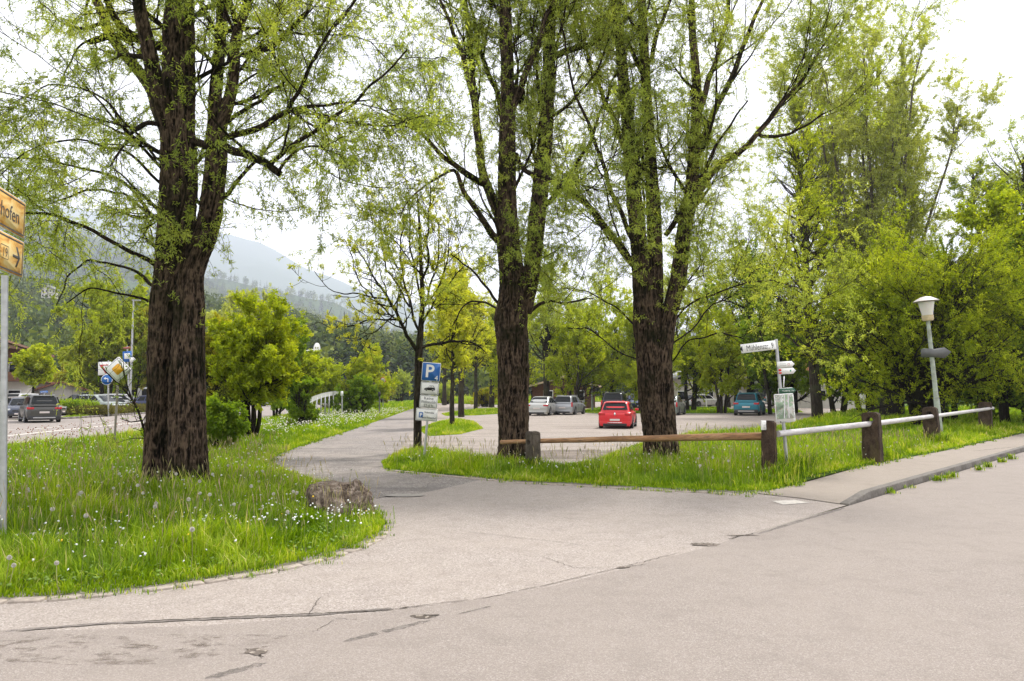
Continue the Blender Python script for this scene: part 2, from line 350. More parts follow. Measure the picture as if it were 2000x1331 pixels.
strips('road_crack', [([(250, 1219), (400, 1212), (600, 1203), (760, 1196), (820, 1188)], .014), ([(740, 1196), (950, 1172), (1100, 1138), (1210, 1112), (1330, 1082)], .009), ([(1200, 1114), (1260, 1106)], .014),
                      ([(1420, 1056), (1475, 1044)], .02), ([(905, 1040), (1000, 1052), (1080, 1060), (1150, 1070)], .006), ([(1060, 1090), (1120, 1112), (1180, 1113)], .006), ([(1060, 1008), (1150, 1020)], .005),
                      ([(600, 1210), (625, 1170)], .006), ([(480, 1272), (505, 1282), (512, 1292)], .012), ([(610, 1240), (660, 1212), (700, 1216)], .005),
                      ([(1510, 968), (1580, 974), (1640, 980)], .02), ([(1600, 975), (1665, 972)], .012), ([(700, 992), (722, 978), (750, 973)], .02)], M_crack, .0172, .006, 11)
strips('pavement_crack', [([(1930, 900), (1985, 893), (2060, 886)], .05), ([(1900, 890), (1990, 880)], .03)], M_crack, .1168, .01, 31)
def blob(name, px, py, rx, ry, z, mat, seed, nn=40, rough=.35):
    c = G(px, py); a = np.arange(nn) / nn * 2 * math.pi; r = 1 + rough * (fbm(np.stack([np.cos(a) * 2 + seed, np.sin(a) * 2, a * 0 + seed], -1), 4) - .5) * 2
    P = np.stack([c[0] + rx * r * np.cos(a), c[1] + ry * r * np.sin(a), 0 * a + z], -1)
    return MB().add(np.vstack([P, [[c[0], c[1], z]]]), [np.array([[i, (i + 1) % nn, nn] for i in range(nn)])])
M_hole = asphalt('broken asphalt', (.10, .08, .065), (.30, .26, .22), (.03, .025, .02), 1, .3, 45)
m = MB()
for k, a in enumerate([(1376, 1066, .17, .10), (829, 1208, .09, .05), (1448, 1049, .16, .035), (1218, 1112, .06, .03), (500, 1279, .07, .06)]):
    b = blob('', *a, .0182 + .0004 * k, M_hole, k * 3.1, rough=.8); m.add(b.V[0], [b.Fc[0]])
tag(m.build('pothole', M_hole, None, sharp=None), kind='structure')
m = MB()
for k, a in enumerate([(230, 1258, 1.0, .16), (90, 1290, .9, .13), (330, 1275, .5, .12)]):
    b = blob('', *a, .0156 + .0006 * k, M_hole, 9 + k * 3.1, rough=.9); m.add(b.V[0], [b.Fc[0]])
M_scuff = asphalt('worn asphalt', (.20, .168, .145), (.33, .29, .25), (.10, .085, .07), .9, .5, 60, (.17, .145, .125))
M_scuff = broken('worn asphalt', (.185, .152, .128), 4.5, .50, .72, (1, 1.6, 1))
tag(m.build('worn_patch', M_scuff, None, sharp=None), kind='structure')
M_mud = asphalt('muddy gravel', (.13, .105, .085), (.26, .22, .19), (.07, .055, .045), .8, .4, 40)
m = MB()
for k, a in enumerate([(1090, 890, 1.9, .9), (960, 893, 1.3, .6), (1160, 884, 1.6, .9)]):
    b = blob('', *a, .008 + .003 * k, M_mud, 19 + k * 3.1, rough=.6); m.add(b.V[0], [b.Fc[0]])
tag(m.build('muddy_ground', M_mud, None, sharp=None), kind='structure')
tag(blob('', 790, 970, .33, .17, .022, M_white, 4, rough=.08).build('manhole_cover', simple('concrete cover', (.27, .245, .215), .85, var=.15, scale=30), None, sharp=None),
    'pale round concrete manhole cover beside the boulder', 'manhole cover')
mk = G(1545, 981); m = MB()
m.add([G(1508, 979, .0165), G(1530, 986, .0165), G(1582, 982, .0165), G(1550, 976.5, .0165)], [np.array([[0, 1, 2, 3]])])
tag(m.build('paint_mark', M_white, None, sharp=None), kind='structure')
# turf banks
tv = lambda x, y: .05 * fbm(np.stack([x * 1.3, y * 1.3, x * 0], -1), 3)
sheet('verge_ground_left', VERGE_L, .018, M_turf, .5, zf=tv, taper=.12, tz=-.004)
tz_f = lambda V: hz(V[:, 0], V[:, 1])
sheet('verge_ground_right', VERGE_R, .022, M_turf, .6, zf=lambda x, y: tv(x, y) * .6 + hz(x, y), taper=.12, tz=-.002)
tz_f = None
for q in ISL: sheet('island_ground', q, .03, M_turf, 1, taper=.5, tz=-.004)
sheet('meadow_ground', VERGE_BACK, .012, M_turf, 8)

fk = np.array(gp([(100, 820), (142, 818.4), (210, 813.5), (282, 808.6), (360, 802.5)]))
fm = MB(); fs = resample(np.c_[fk, fk[:, 0] * 0], 40, smooth=False)
for a_, b_ in zip(fs[:-1], fs[1:]):
    d_ = b_ - a_; fm.box(((a_ + b_) / 2)[:2].tolist() + [.06], (np.linalg.norm(d_) * .985, .16, .16), R=rotz(math.atan2(d_[1], d_[0])))
tag(fm.build('far_kerb', simple('far kerb concrete', (.16, .14, .125), .9, var=.2), None, smooth=False), kind='structure')
# kerb stones on the right, dropped at its near end
M_kerb = simple('kerb concrete', (.13, .115, .10), .9, var=.35, scale=18, bs=.5, bd=.01)
ka = math.atan2(_kd[1], _kd[0]); L0 = 1.0
for k in range(26):
    c = K0 + _kd * (k * L0 + .5 * L0); h0 = .0 if k == 0 else .125
    m = MB(); hh = .125; lo = .02 if k == 0 else .118
    l = (L0 - .012 + .004 * math.sin(k * 7)) / 2; wd = .08
    pr = [(-l, -.1, -wd), (-l, lo, -wd), (l, hh, -wd), (l, -.1, -wd)]
    V = [(-l, -wd, -.1), (l, -wd, -.1), (l, wd, -.1), (-l, wd, -.1), (-l, -wd + .015, lo), (l, -wd + .015, hh), (l, wd, hh), (-l, wd, lo)]
    m.add(V, [np.array([[0, 3, 2, 1], [4, 5, 6, 7], [0, 1, 5, 4], [1, 2, 6, 5], [2, 3, 7, 6], [3, 0, 4, 7]])])
    o = m.build('kerb_stone', M_kerb, None, smooth=False); o.location = (c[0], c[1], .015); o.rotation_euler = (0, 0, ka + .004 * math.sin(k * 5))
    b = o.modifiers.new('b', 'BEVEL'); b.width = .012; b.segments = 2
    tag(o, 'dropped sloping kerb stone at the near end of the pavement kerb' if k == 0 else 'grey concrete kerb stone in the row between pavement and road', 'kerb stone', 'kerb stones of the raised pavement')
# flat edging stones round the left verge and along the right one
M_edge = simple('edging granite', (.30, .255, .215), .9, var=.3, scale=14, bs=.5, bd=.01)
def edging(pts, n0, wd, ln, lab, grp, seed):
    r = np.random.RandomState(seed); P = np.array(gp(pts)); d = np.concatenate([[0], np.cumsum(np.linalg.norm(np.diff(P, axis=0), axis=1))]); s = 0; k = 0
    while s + ln < d[-1] and k < n0:
        l = ln * (.75 + .5 * r.rand()); a = np.array([np.interp(s, d, P[:, j]) for j in (0, 1)]); b = np.array([np.interp(s + l, d, P[:, j]) for j in (0, 1)]); s += l + .015; k += 1
        if r.rand() < .16: continue
        c = (a + b) / 2; an = math.atan2(*(b - a)[::-1]); m = MB(); q = []
        for t_ in np.arange(10) / 10 * 2 * math.pi:
            u = np.array([math.cos(t_), math.sin(t_)]); u = np.sign(u) * np.abs(u) ** .35; q.append((u[0] * l / 2 * (1 + .06 * r.randn()), u[1] * wd / 2 * (1 + .1 * r.randn())))
        V = [(x, y, -.05) for x, y in q] + [(x, y, .0) for x, y in q] + [(x * .96, y * .90, .004 + .004 * r.rand()) for x, y in q]
        fl = [list(range(20, 30)), np.array([[i, (i + 1) % 10, (i + 1) % 10 + 10, i + 10] for i in range(10)]), np.array([[i + 10, (i + 1) % 10 + 10, (i + 1) % 10 + 20, i + 20] for i in range(10)])]
        m.add(V, fl); o = m.build('edging_stone', M_edge, None, smooth=False); o.location = (c[0], c[1], .022); o.rotation_euler = (0, 0, an)
        tag(o, lab, 'edging stone', grp)
edging([(-120, 1186), (60, 1177), (180, 1168), (300, 1156), (400, 1141), (480, 1128), (560, 1114), (640, 1094), (702, 1074), (742, 1055), (757, 1034)], 60, .12, .22,
       'flat pale edging stone in the curved border of the near left verge', 'edging stones of the left verge', 1)
edging([(738, 918), (820, 926), (900, 934), (1000, 944), (1150, 952), (1300, 961), (1440, 967), (1490, 965)], 80, .10, .42,
       'low edging stone in the border between apron and right verge', 'edging stones of the right verge', 2)
# ------------------------------------------------------------------ vegetation
def unit(a): return a / (np.linalg.norm(a, axis=-1, keepdims=True) + 1e-9)
def grow(P, R, n, r, L, ang, K=8, trop=0.0, wig=.12, t0=.15, t1=1.0, rs=.6, tip=.004, fall=.3, azb=None, rmax=None, bow=0.0):
    """n children on the polylines P[M,K,3] with radii R[M,K]"""
    M, Kp, _ = P.shape
    seg = np.linalg.norm(np.diff(P, axis=1), axis=2).sum(1); m = r.choice(M, n, p=seg / seg.sum())
    t = t0 + (t1 - t0) * r.rand(n); u = t * (Kp - 1); i = np.minimum(u.astype(int), Kp - 2); f = (u - i)[:, None]
    p = P[m, i] * (1 - f) + P[m, i + 1] * f; T = unit(P[m, i + 1] - P[m, i]); rad = R[m, i] * (1 - f[:, 0]) + R[m, i + 1] * f[:, 0]
    q = unit(np.cross(T, unit(r.randn(n, 3)))); 
    if azb is not None: q = unit(q + np.asarray(azb)); q = unit(q - (q * T).sum(1, keepdims=True) * T)
    a = np.radians(ang[0] + (ang[1] - ang[0]) * r.rand(n))[:, None]
    d = np.cos(a) * T + np.sin(a) * q
    ln = (L[0] + (L[1] - L[0]) * r.rand(n) ** 1.3) * (1 - fall * t); st = (ln / (K - 1))[:, None]
    out = np.empty((n, K, 3)); out[:, 0] = p; g = np.array([0, 0, 1.0])
    for k in range(1, K):
        d = unit(d + wig * r.randn(n, 3) + (trop + bow * k / K) * g * 1.0)
        p = p + d * st; out[:, k] = p
    r0 = np.minimum(rad * rs, rmax if rmax else 9); r0 = np.maximum(r0 * (.7 + .3 * r.rand(n)), tip)
    return out, r0[:, None] + (tip - r0[:, None]) * np.linspace(0, 1, K)[None]
def leaves(P, r, nodes, per, ln, wd, spread=.6, g=-.3, off=.02, t0=.1, tone=None, flat=0.0):
    """nodes tufts over the twigs P[M,K,3], each of 'per' leaves -> verts, quads, tone"""
    M, K, _ = P.shape; m = r.randint(0, M, nodes); u = (t0 + (1 - t0) * r.rand(nodes)) * (K - 1); i = np.minimum(u.astype(int), K - 2); f = (u - i)[:, None]
    p = P[m, i] * (1 - f) + P[m, i + 1] * f; T = unit(P[m, i + 1] - P[m, i])
    tw = r.rand(M)[m]; big = fbm(p * .55, 3)
    p = np.repeat(p, per, 0); T = np.repeat(T, per, 0); v = np.repeat(.45 * tw + .8 * (big - .5) + .28, per) ; n = len(p)
    d = unit(T * (1 - spread) + spread * unit(r.randn(n, 3)) + np.array([0, 0, g])); 
    p = p + off * r.randn(n, 3); s = unit(np.cross(d, unit(r.randn(n, 3) * (1 - flat) + np.array([0, 0, 1.]) * flat + 1e-3)))
    l = (ln[0] + (ln[1] - ln[0]) * r.rand(n))[:, None]; w_ = l * wd; nn = np.cross(d, s)
    V = np.stack([p, p + d * l * .45 + s * w_ / 2 + nn * l * .06, p + d * l - np.array([0, 0, .12]) * l, p + d * l * .45 - s * w_ / 2 + nn * l * .06], 1).reshape(-1, 3)
    v = np.clip(v + .25 * (r.rand(n) - .5), 0, 1)
    return V, np.arange(4 * n).reshape(-1, 4), np.repeat(v, 4)
def barktube(mb, pts, rad, seed=0, dens=1.0, flare=0, amp=.15, n=112, step=.024, hole=None):
    pts = np.asarray(pts, float); d = np.concatenate([[0], np.cumsum(np.linalg.norm(np.diff(pts, axis=0), axis=1))])
    K = int(max(8, d[-1] / (step / dens))); X, R = resample(pts, K, rad)
    s = np.linspace(0, d[-1], K)
    for _ in range(6): R[1:-1] = (R[:-2] + 2 * R[1:-1] + R[2:]) / 4
    T = unit(np.gradient(X, axis=0)); up = np.array([0, 1., 0]); A = unit(np.cross(np.broadcast_to(up, T.shape), T)); B = np.cross(T, A)
    a = np.arange(n) / n * 2 * math.pi; ca, sa = np.cos(a), np.sin(a)
    c3 = np.stack(np.broadcast_arrays(ca[None] * R[:, None] * 9 + seed, sa[None] * R[:, None] * 9, s[:, None] * 1.5), -1)
    wv = fbm(c3 * .5 + 11, 2) * 1.6
    rd = 1 - np.abs(2 * vn(c3 * np.array([2.7, 2.7, 2.6]) + wv[..., None]) - 1); rd2 = 1 - np.abs(2 * vn(c3 * np.array([4.6, 4.6, 7.0]) + 31 + wv[..., None]) - 1)
    lump = fbm(np.stack(np.broadcast_arrays(ca[None] * 1.3 + seed, sa[None] * 1.3, s[:, None] * .9), -1), 3) - .5
    am = np.minimum(amp, .062 / np.maximum(R, .05) * .9)
    rr = R[:, None] * (1 + am[:, None] * 1.5 * (.65 * rd ** .8 + .35 * rd2 - .6) + .35 * lump * min(1, flare + .45))
    if flare:
        fl_ = np.exp(-s / .35)[:, None]; rr *= 1 + fl_ * (.16 + .22 * np.maximum(0, np.sin(a * 5 + seed)[None]) ** 1.3) * flare
    V = X[:, None] + rr[..., None] * (A[:, None] * ca[None, :, None] + B[:, None] * sa[None, :, None])
    i = np.arange(K - 1)[:, None] * n; j = np.arange(n)[None]; j2 = (j + 1) % n
    att = np.clip(.05 + .95 * (.5 * rd ** 1.5 + .5 * rd2 ** 1.3), 0, 1)
    mb.add(V.reshape(-1, 3), [np.stack([i + j, i + j2, i + n + j2, i + n + j], -1).reshape(-1, 4), list(range((K - 1) * n, K * n))], v=att.ravel())
    return X, R
BARK1 = barkmat('willow bark', (.0045, .0032, .0022), (.125, .086, .060), (.008, .010, .003), .75, (24, 24, 4.0))
BARK2 = barkmat('grey bark', (.02, .016, .012), (.11, .09, .07), (.07, .08, .035), .5)
BARK3 = barkmat('dark bark', (.010, .008, .006), (.055, .043, .033), (.05, .055, .02), .4)
BARK4 = barkmat('pale twig bark', (.09, .075, .055), (.20, .17, .13), (.10, .10, .04), .3)
L_willow = leafmat('willow leaf', [(.0, (.18, .24, .06)), (.45, (.33, .40, .11)), (.8, (.47, .52, .15)), (1, (.60, .62, .18))], .62)
L_pale = leafmat('pale willow leaf', [(.0, (.24, .28, .09)), (.5, (.38, .42, .14)), (1, (.54, .57, .21))], .6)
L_lime = leafmat('lime leaf', [(.0, (.15, .21, .012)), (.5, (.34, .41, .025)), (1, (.55, .57, .04))], .55)
L_yel = leafmat('young yellow leaf', [(.0, (.30, .35, .04)), (.5, (.47, .50, .07)), (1, (.62, .60, .12))], .55)
L_mid = leafmat('green leaf', [(.0, (.07, .14, .012)), (.5, (.18, .28, .02)), (1, (.36, .46, .04))], .5)
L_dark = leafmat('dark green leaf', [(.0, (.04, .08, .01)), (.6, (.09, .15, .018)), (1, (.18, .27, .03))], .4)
L_bronze = leafmat('bronze leaf', [(.0, (.17, .17, .015)), (.5, (.32, .31, .03)), (1, (.50, .46, .05))], .5)
L_hedge = leafmat('brown hedge leaf', [(.0, (.05, .05, .015)), (.5, (.12, .11, .03)), (1, (.24, .22, .06))], .3)
L_hazel = leafmat('hornbeam leaf', [(.0, (.12, .18, .008)), (.45, (.27, .34, .012)), (1, (.48, .52, .03))], .5)

def finish(name, base, lab, cat, group, wood, leafset, bark, lmat, extra=None):
    base = np.asarray(base, float)
    e = empty(name, base, 0, lab, cat, group)
    for mb_, nm, mt, at in ((wood, 'trunk', bark, True), (leafset, 'crown', lmat, True)):
        if mb_ is None or not mb_.V: continue
        for k in range(len(mb_.V)): mb_.V[k] = mb_.V[k] - base
        mb_.build(nm, mt, e, smooth=(nm == 'trunk'), sharp=None, attr=at)
    return e
def pl(D, pts, K=None):    # pixel polyline (x, y, width px, depth offset) round distance D
    P = np.array([PT(p[0], p[1], D + (p[3] if len(p) > 3 else 0)) for p in pts]); R = np.array([p[2] / 2 * (D + (p[3] if len(p) > 3 else 0)) / F for p in pts])
    return P, R
def willow(name, base, D, thick, limbs, seed, lab, cfg, bark=BARK1, lm=L_willow, group=None):
    r = np.random.RandomState(seed); wood = MB(); lv = MB(); LP, LR = [], []; KL = 26
    for k, (pts, fl) in enumerate(thick):
        P, R = pl(D, pts); barktube(wood, P, R, seed + k * 3.3, flare=fl); X, RR = resample(P, KL, R); LP.append(X); LR.append(RR)
    for k, pts in enumerate(limbs):
        P, R = pl(D, pts); X, RR = resample(P, KL, R); X[1:] += (np.stack([fbm(X[1:] * 1.1 + 5 * j + k, 3) for j in range(3)], -1) - .5) * .3 * min(1, 1.0)
        LP.append(X); LR.append(RR)
        if RR[0] > .075: barktube(wood, X, RR, seed + k * 5.1, n=24, step=.06)
        else: V, Q = tubes(X[None], RR[None], 8); wood.add(V, [Q])
    LP = np.array(LP); LR = np.array(LR); nt_ = len(thick)
    if cfg.get('skip') is not None: LP = np.delete(LP, cfg['skip'], 0); LR = np.delete(LR, cfg['skip'], 0)
    b1 = grow(LP, LR, cfg['n1'], r, cfg.get('L1', (1.0, 3.6)), cfg.get('A1', (25, 75)), 12, cfg.get('trop1', .05), .13, t0=.26, rs=.45, tip=.006, rmax=.06, fall=.1, azb=cfg.get('azb'))
    okb = (LP[:nt_, -1:] * 0)
    b2 = grow(np.concatenate([b1[0]] ), np.concatenate([b1[1]]), cfg['n2'], r, (.5, 1.9), (20, 65), 9, cfg.get('trop2', 0.02), .12, t0=.1, rs=.6, tip=.004, rmax=.022, fall=.2)
    b3 = grow(np.concatenate([b2[0]]), b2[1], cfg['n3'], r, cfg.get('L3', (.35, 1.1)), (20, 80), 7, cfg.get('trop3', -.12), .12, t0=.05, rs=.6, tip=.0025, rmax=.008, fall=.1, bow=cfg.get('bow3', -.15))
    c = grow(LP, LR, cfg.get('nsh', 60), r, (.4, 1.2), (30, 80), 7, .1, .15, t0=.2, rs=.2, tip=.003, rmax=.01)     # short shoots straight off trunk and limbs
    for b, s in ((b1, 6), (b2, 4), (b3, 3), (c, 3)): V, Q = tubes(b[0], b[1], s); wood.add(V, [Q])
    mk = fbm(b3[0][:, 3] * 1.0 + seed, 2) > .33; V, Q, v = leaves(b3[0][mk], r, cfg['nl'], 4, (.04, .092), .25, .8, -.2, .02); lv.add(V, [Q], v)
    V, Q, v = leaves(b2[0][:, 3:], r, cfg['nl'] // 6, 4, (.045, .09), .25, .8, -.1, .02); lv.add(V, [Q], v)
    V, Q, v = leaves(c[0], r, cfg.get('nsh', 60) * 14, 4, (.045, .09), .26, .8, .1, .02); lv.add(V, [Q], v)
    return finish(name, base, lab, 'tree', group, wood, lv, bark, lm)

# --- the big willow on the left verge
D1 = G(345, 955)[1]
T1 = willow('willow_tree', G(345, 955), D1,
    [([(306, 990, 50, .22), (306, 905, 46, .22), (309, 840, 44, .22), (312, 760, 44, .1), (316, 680, 48, .1), (324, 600, 56, .05), (336, 540, 62), (345, 470, 70), (350, 380, 68), (349, 300, 68), (347, 220, 60), (349, 120, 58), (351, 40, 54), (352, -60, 50), (350, -180, 42), (345, -330, 26), (340, -500, 8)], .7),
     ([(370, 990, 72, -.22), (370, 915, 66, -.22), (368, 850, 65, -.22), (366, 760, 62, -.2), (367, 680, 58, -.15), (370, 600, 54, -.1), (368, 540, 50, -.05), (385, 490, 48, 0), (402, 460, 44, .05), (414, 400, 42, .1), (420, 340, 40, .1), (424, 285, 36, .1), (420, 200, 24, .2), (428, 100, 22, .3), (436, 0, 20, .4), (442, -120, 16, .5), (450, -280, 8, .6)], .8),
     ([(395, 990, 38, .1), (388, 915, 30, .15), (384, 860, 26, .1), (376, 790, 22, .1), (370, 720, 18, .1)], 1.0)],
    [[(422, 300, 30, .05), (436, 240, 24, -.1), (452, 180, 22, -.3), (468, 90, 20, -.5), (484, 0, 17, -.7), (500, -120, 12, -.9), (520, -260, 5, -1.1)],
     [(338, 270, 34, -.1), (322, 210, 32, -.3), (300, 140, 30, -.5), (284, 60, 27, -.7), (272, 0, 24, -.9), (255, -120, 18, -1.1), (240, -260, 8, -1.2)],
     [(330, 270, 26, 0), (308, 215, 24, .3), (284, 160, 22, .6), (250, 110, 20, .9), (215, 60, 18, 1.2), (186, 0, 16, 1.5), (150, -80, 11, 1.8), (110, -200, 4, 2.1)],
     [(318, 90, 18, .2), (270, 72, 16, -.1), (225, 40, 13, -.4), (200, 8, 12, -.6), (165, -60, 8, -.8)],
     [(300, 82, 14, .3), (250, 73, 13, .5), (205, 70, 14, .6), (172, 80, 10, .7)],
     [(192, 72, 5, .6), (155, 95, 4, .5), (125, 130, 3, .4), (112, 165, 2, .3)],
     [(372, 275, 15, -.1), (400, 290, 16, -.3), (440, 290, 17, -.6), (490, 310, 17, -.9), (545, 338, 14, -1.2)],
     [(522, 322, 9, -1.1), (560, 292, 9, -1.2), (605, 262, 8, -1.4), (660, 225, 7, -1.6), (720, 175, 5, -1.8), (800, 90, 3, -2.2)],
     [(545, 334, 7, -1.2), (575, 300, 6, -1.1), (620, 288, 4, -1.0), (655, 310, 3, -1.0), (668, 370, 2, -1.0)],
     [(446, 268, 14, -.2), (495, 248, 13, -.4), (560, 215, 11, -.6), (625, 200, 6, -.8), (720, 190, 3, -1.0)],
     [(562, 214, 9, -.6), (600, 150, 7, -.8), (640, 70, 6, -1.0), (700, -10, 4, -1.3)],
     [(448, 240, 9, .2), (480, 215, 8, .5), (512, 200, 6, .8), (560, 160, 4, 1.2)],
     [(474, 108, 10, -.4), (530, 85, 9, -.6), (565, 50, 8, -.8), (602, 5, 6, -1.0), (640, -60, 3, -1.3)],
     [(376, 40, 10, 0), (400, 22, 8, .3), (430, 5, 5, .6), (480, -60, 3, .9)],
     [(318, 245, 10, -.2), (290, 255, 9, -.6), (262, 275, 6, -1.0), (215, 330, 3, -1.5)],
     [(315, 315, 6, 0), (260, 255, 5, -.4), (190, 180, 4, -.8), (110, 160, 3, -1.2), (20, 200, 2, -1.6)],
     [(315, 360, 6, 0), (240, 290, 5, -.3), (160, 270, 4, -.6), (70, 290, 3, -.9), (-40, 370, 2, -1.2)],
     [(314, 430, 8, .1), (260, 370, 6, .4), (190, 330, 5, .7), (90, 308, 3, 1.0), (-30, 300, 2, 1.3)],
     [(306, 520, 9, 0), (250, 485, 8, -.3), (180, 445, 7, -.6), (110, 425, 6, -.9), (50, 420, 3, -1.1), (-20, 440, 2, -1.3)],
     [(308, 430, 6, .3), (240, 375, 5, .8), (150, 375, 4, 1.2), (80, 410, 2, 1.6)],
     [(300, 560, 7, .1), (240, 520, 5, .5), (170, 510, 4, .9), (120, 550, 3, 1.2), (105, 600, 2, 1.4)],
     [(290, 590, 5, .1), (240, 570, 4, -.4), (180, 560, 3, -.8), (140, 590, 2, -1.1)],
     [(413, 484, 10, -.1), (420, 478, 8, -.15)]],
    11, 'massive twin-stemmed dark willow on the near left verge', dict(n1=120, n2=950, n3=6000, nl=47000, nsh=90, skip=2, trop1=.02), group='big willows round the car park entrance')
# --- the middle willow behind the wooden rail
D2 = G(1004, 908)[1]
T2 = willow('willow_tree', G(1004, 908), D2,
    [([(1005, 935, 66), (1004, 880, 60), (1003, 820, 58), (1003, 740, 58), (1001, 660, 60), (997, 625, 64), (1003, 585, 54), (1000, 530, 46), (992, 470, 42), (990, 400, 36), (990, 300, 32), (993, 220, 30), (990, 120, 25), (986, 0, 22), (984, -120, 17), (980, -280, 6)], .5),
     ([(1022, 610, 34, .1), (1034, 560, 30, .1), (1042, 500, 32, .1), (1050, 420, 32, .1), (1058, 340, 31, .1), (1066, 260, 28, .1), (1072, 150, 24, .1), (1073, 60, 22, .1), (1082, -20, 18, .1), (1100, -160, 8, .2)], 0)],
    [[(980, 430, 22, .1), (962, 385, 19, .2), (945, 345, 17, .3), (936, 290, 16, .4), (928, 210, 14, .5), (920, 110, 12, .7), (912, 20, 9, .9), (905, -100, 4, 1.1)],
     [(930, 230, 12, .4), (910, 150, 11, .2), (895, 90, 9, 0), (870, 20, 6, -.2), (840, -60, 3, -.4)],
     [(950, 360, 14, .2), (912, 338, 12, -.3), (880, 325, 10, -.7), (850, 290, 8, -1.0), (800, 240, 5, -1.4), (740, 200, 3, -1.8)],
     [(972, 470, 14, 0), (940, 425, 11, -.4), (905, 370, 9, -.8), (890, 325, 7, -1.0), (850, 350, 4, -1.4), (800, 385, 3, -1.8), (780, 430, 2, -2.0)],
     [(998, 220, 14, -.1), (1020, 170, 12, -.3), (1048, 90, 10, -.5), (1075, 20, 8, -.7), (1110, -60, 4, -.9)],
     [(985, 215, 11, .2), (962, 160, 10, .5), (935, 90, 8, .8), (915, 10, 5, 1.1), (900, -80, 3, 1.3)],
     [(1015, 200, 10, .1), (1030, 120, 9, .4), (1060, 60, 8, .7), (1105, 0, 6, 1.0)],
     [(1070, 120, 13, .1), (1105, 103, 12, .3), (1150, 85, 11, .5), (1200, 55, 9, .7), (1250, 10, 6, .9)],
     [(1066, 400, 11, .2), (1095, 370, 10, .4), (1130, 325, 8, .6), (1165, 240, 6, .8), (1200, 150, 4, 1.0), (1240, 60, 2, 1.2)],
     [(1008, 300, 8, -.1), (1030, 340, 10, -.3), (1065, 348, 11, -.5), (1110, 372, 9, -.8), (1150, 400, 6, -1.0), (1190, 470, 3, -1.2)],
     [(1035, 610, 8, .1), (1070, 590, 6, .4), (1115, 592, 4, .8), (1160, 580, 2, 1.1)],
     [(975, 600, 6, 0), (950, 560, 5, -.3), (925, 530, 4, -.6), (880, 500, 2, -1.0)],
     [(975, 610, 5, .3), (945, 590, 4, .7), (905, 600, 3, 1.1), (880, 640, 2, 1.4)]],
    23, 'tall forked dark willow growing right behind the wooden rail beside the first stone post', dict(n1=100, n2=850, n3=5000, nl=39000, nsh=70, L1=(1, 4), A1=(18, 58), trop1=.09, trop3=-.04, bow3=-.10), group='big willows round the car park entrance')
# --- the third willow
D3 = G(1285, 904)[1]
T3 = willow('willow_tree', G(1285, 904), D3,
    [([(1296, 930, 70), (1290, 860, 62), (1280, 780, 56), (1270, 700, 54), (1264, 640, 52), (1258, 580, 38), (1250, 500, 32), (1240, 400, 30), (1230, 300, 26), (1222, 200, 22), (1212, 100, 18), (1200, 0, 14), (1190, -140, 6)], .5),
     ([(1276, 660, 40, .1), (1280, 580, 30, .1), (1280, 500, 28, .1), (1276, 400, 26, .1), (1270, 300, 22, .1), (1262, 180, 20, .1), (1256, 60, 18, .1), (1250, -60, 14, .1), (1245, -180, 5, .1)], 0),
     ([(1310, 930, 40, -.2), (1304, 860, 36, -.2), (1298, 780, 34, -.2), (1294, 700, 34, -.2), (1306, 620, 30, -.1), (1326, 540, 30, 0), (1336, 450, 28, 0), (1350, 380, 26, 0), (1358, 280, 22, .1), (1362, 180, 18, .2), (1352, 60, 14, .3), (1350, -60, 9, .4)], .4)],
    [[(1350, 400, 15, 0), (1385, 345, 13, -.2), (1430, 310, 12, -.4), (1480, 262, 10, -.6), (1530, 200, 8, -.9), (1600, 120, 4, -1.2), (1640, 40, 2, -1.4)],
     [(1362, 300, 14, .1), (1395, 230, 12, .3), (1440, 130, 10, .5), (1470, 50, 8, .7), (1510, -50, 4, .9)],
     [(1360, 240, 12, .1), (1385, 170, 11, .3), (1405, 90, 9, .5), (1420, 0, 7, .7), (1430, -90, 3, .9)],
     [(1480, 262, 8, -.6), (1530, 260, 6, -.8), (1570, 250, 5, -1.0), (1620, 215, 3, -1.3)],
     [(1300, 460, 10, -.1), (1335, 410, 12, -.3), (1370, 350, 8, -.5), (1400, 280, 6, -.8), (1460, 200, 3, -1.1)],
     [(1240, 520, 14, .1), (1205, 465, 12, .3), (1165, 425, 11, .5), (1120, 385, 9, .7), (1070, 345, 7, .9), (1030, 310, 3, 1.1)],
     [(1236, 470, 10, -.1), (1190, 380, 9, -.4), (1160, 270, 7, -.7), (1120, 160, 5, -1.0), (1090, 40, 3, -1.3)],
     [(1228, 300, 10, .2), (1195, 230, 9, .5), (1160, 140, 7, .8), (1130, 30, 4, 1.1)],
     [(1250, 640, 4, 0), (1205, 600, 3.5, -.4), (1150, 570, 2.5, -.8), (1100, 560, 2, -1.2)],
     [(1248, 700, 3, .1), (1200, 680, 2.5, .5), (1150, 640, 3, .9), (1110, 640, 2, 1.2)],
     [(1310, 640, 4, 0), (1360, 590, 3.5, -.4), (1430, 560, 3, -.8), (1510, 540, 3, -1.2), (1560, 560, 2, -1.4)],
     [(1305, 680, 3.5, .2), (1370, 620, 3, .6), (1440, 570, 2.5, 1.0), (1500, 500, 2, 1.4)],
     [(1300, 720, 3, 0), (1350, 670, 2.5, -.5), (1410, 650, 3, -1.0), (1460, 660, 2, -1.4)],
     [(1268, 120, 10, .1), (1290, 50, 8, .3), (1320, -40, 4, .5)]],
    37, 'third big willow with a wide fan of stems right of the red car', dict(n1=110, n2=1000, n3=6000, nl=52000, nsh=70, L1=(1, 4.4), A1=(15, 52), trop1=.11, trop2=.04, trop3=-.03, bow3=-.08), group='big willows round the car park entrance')

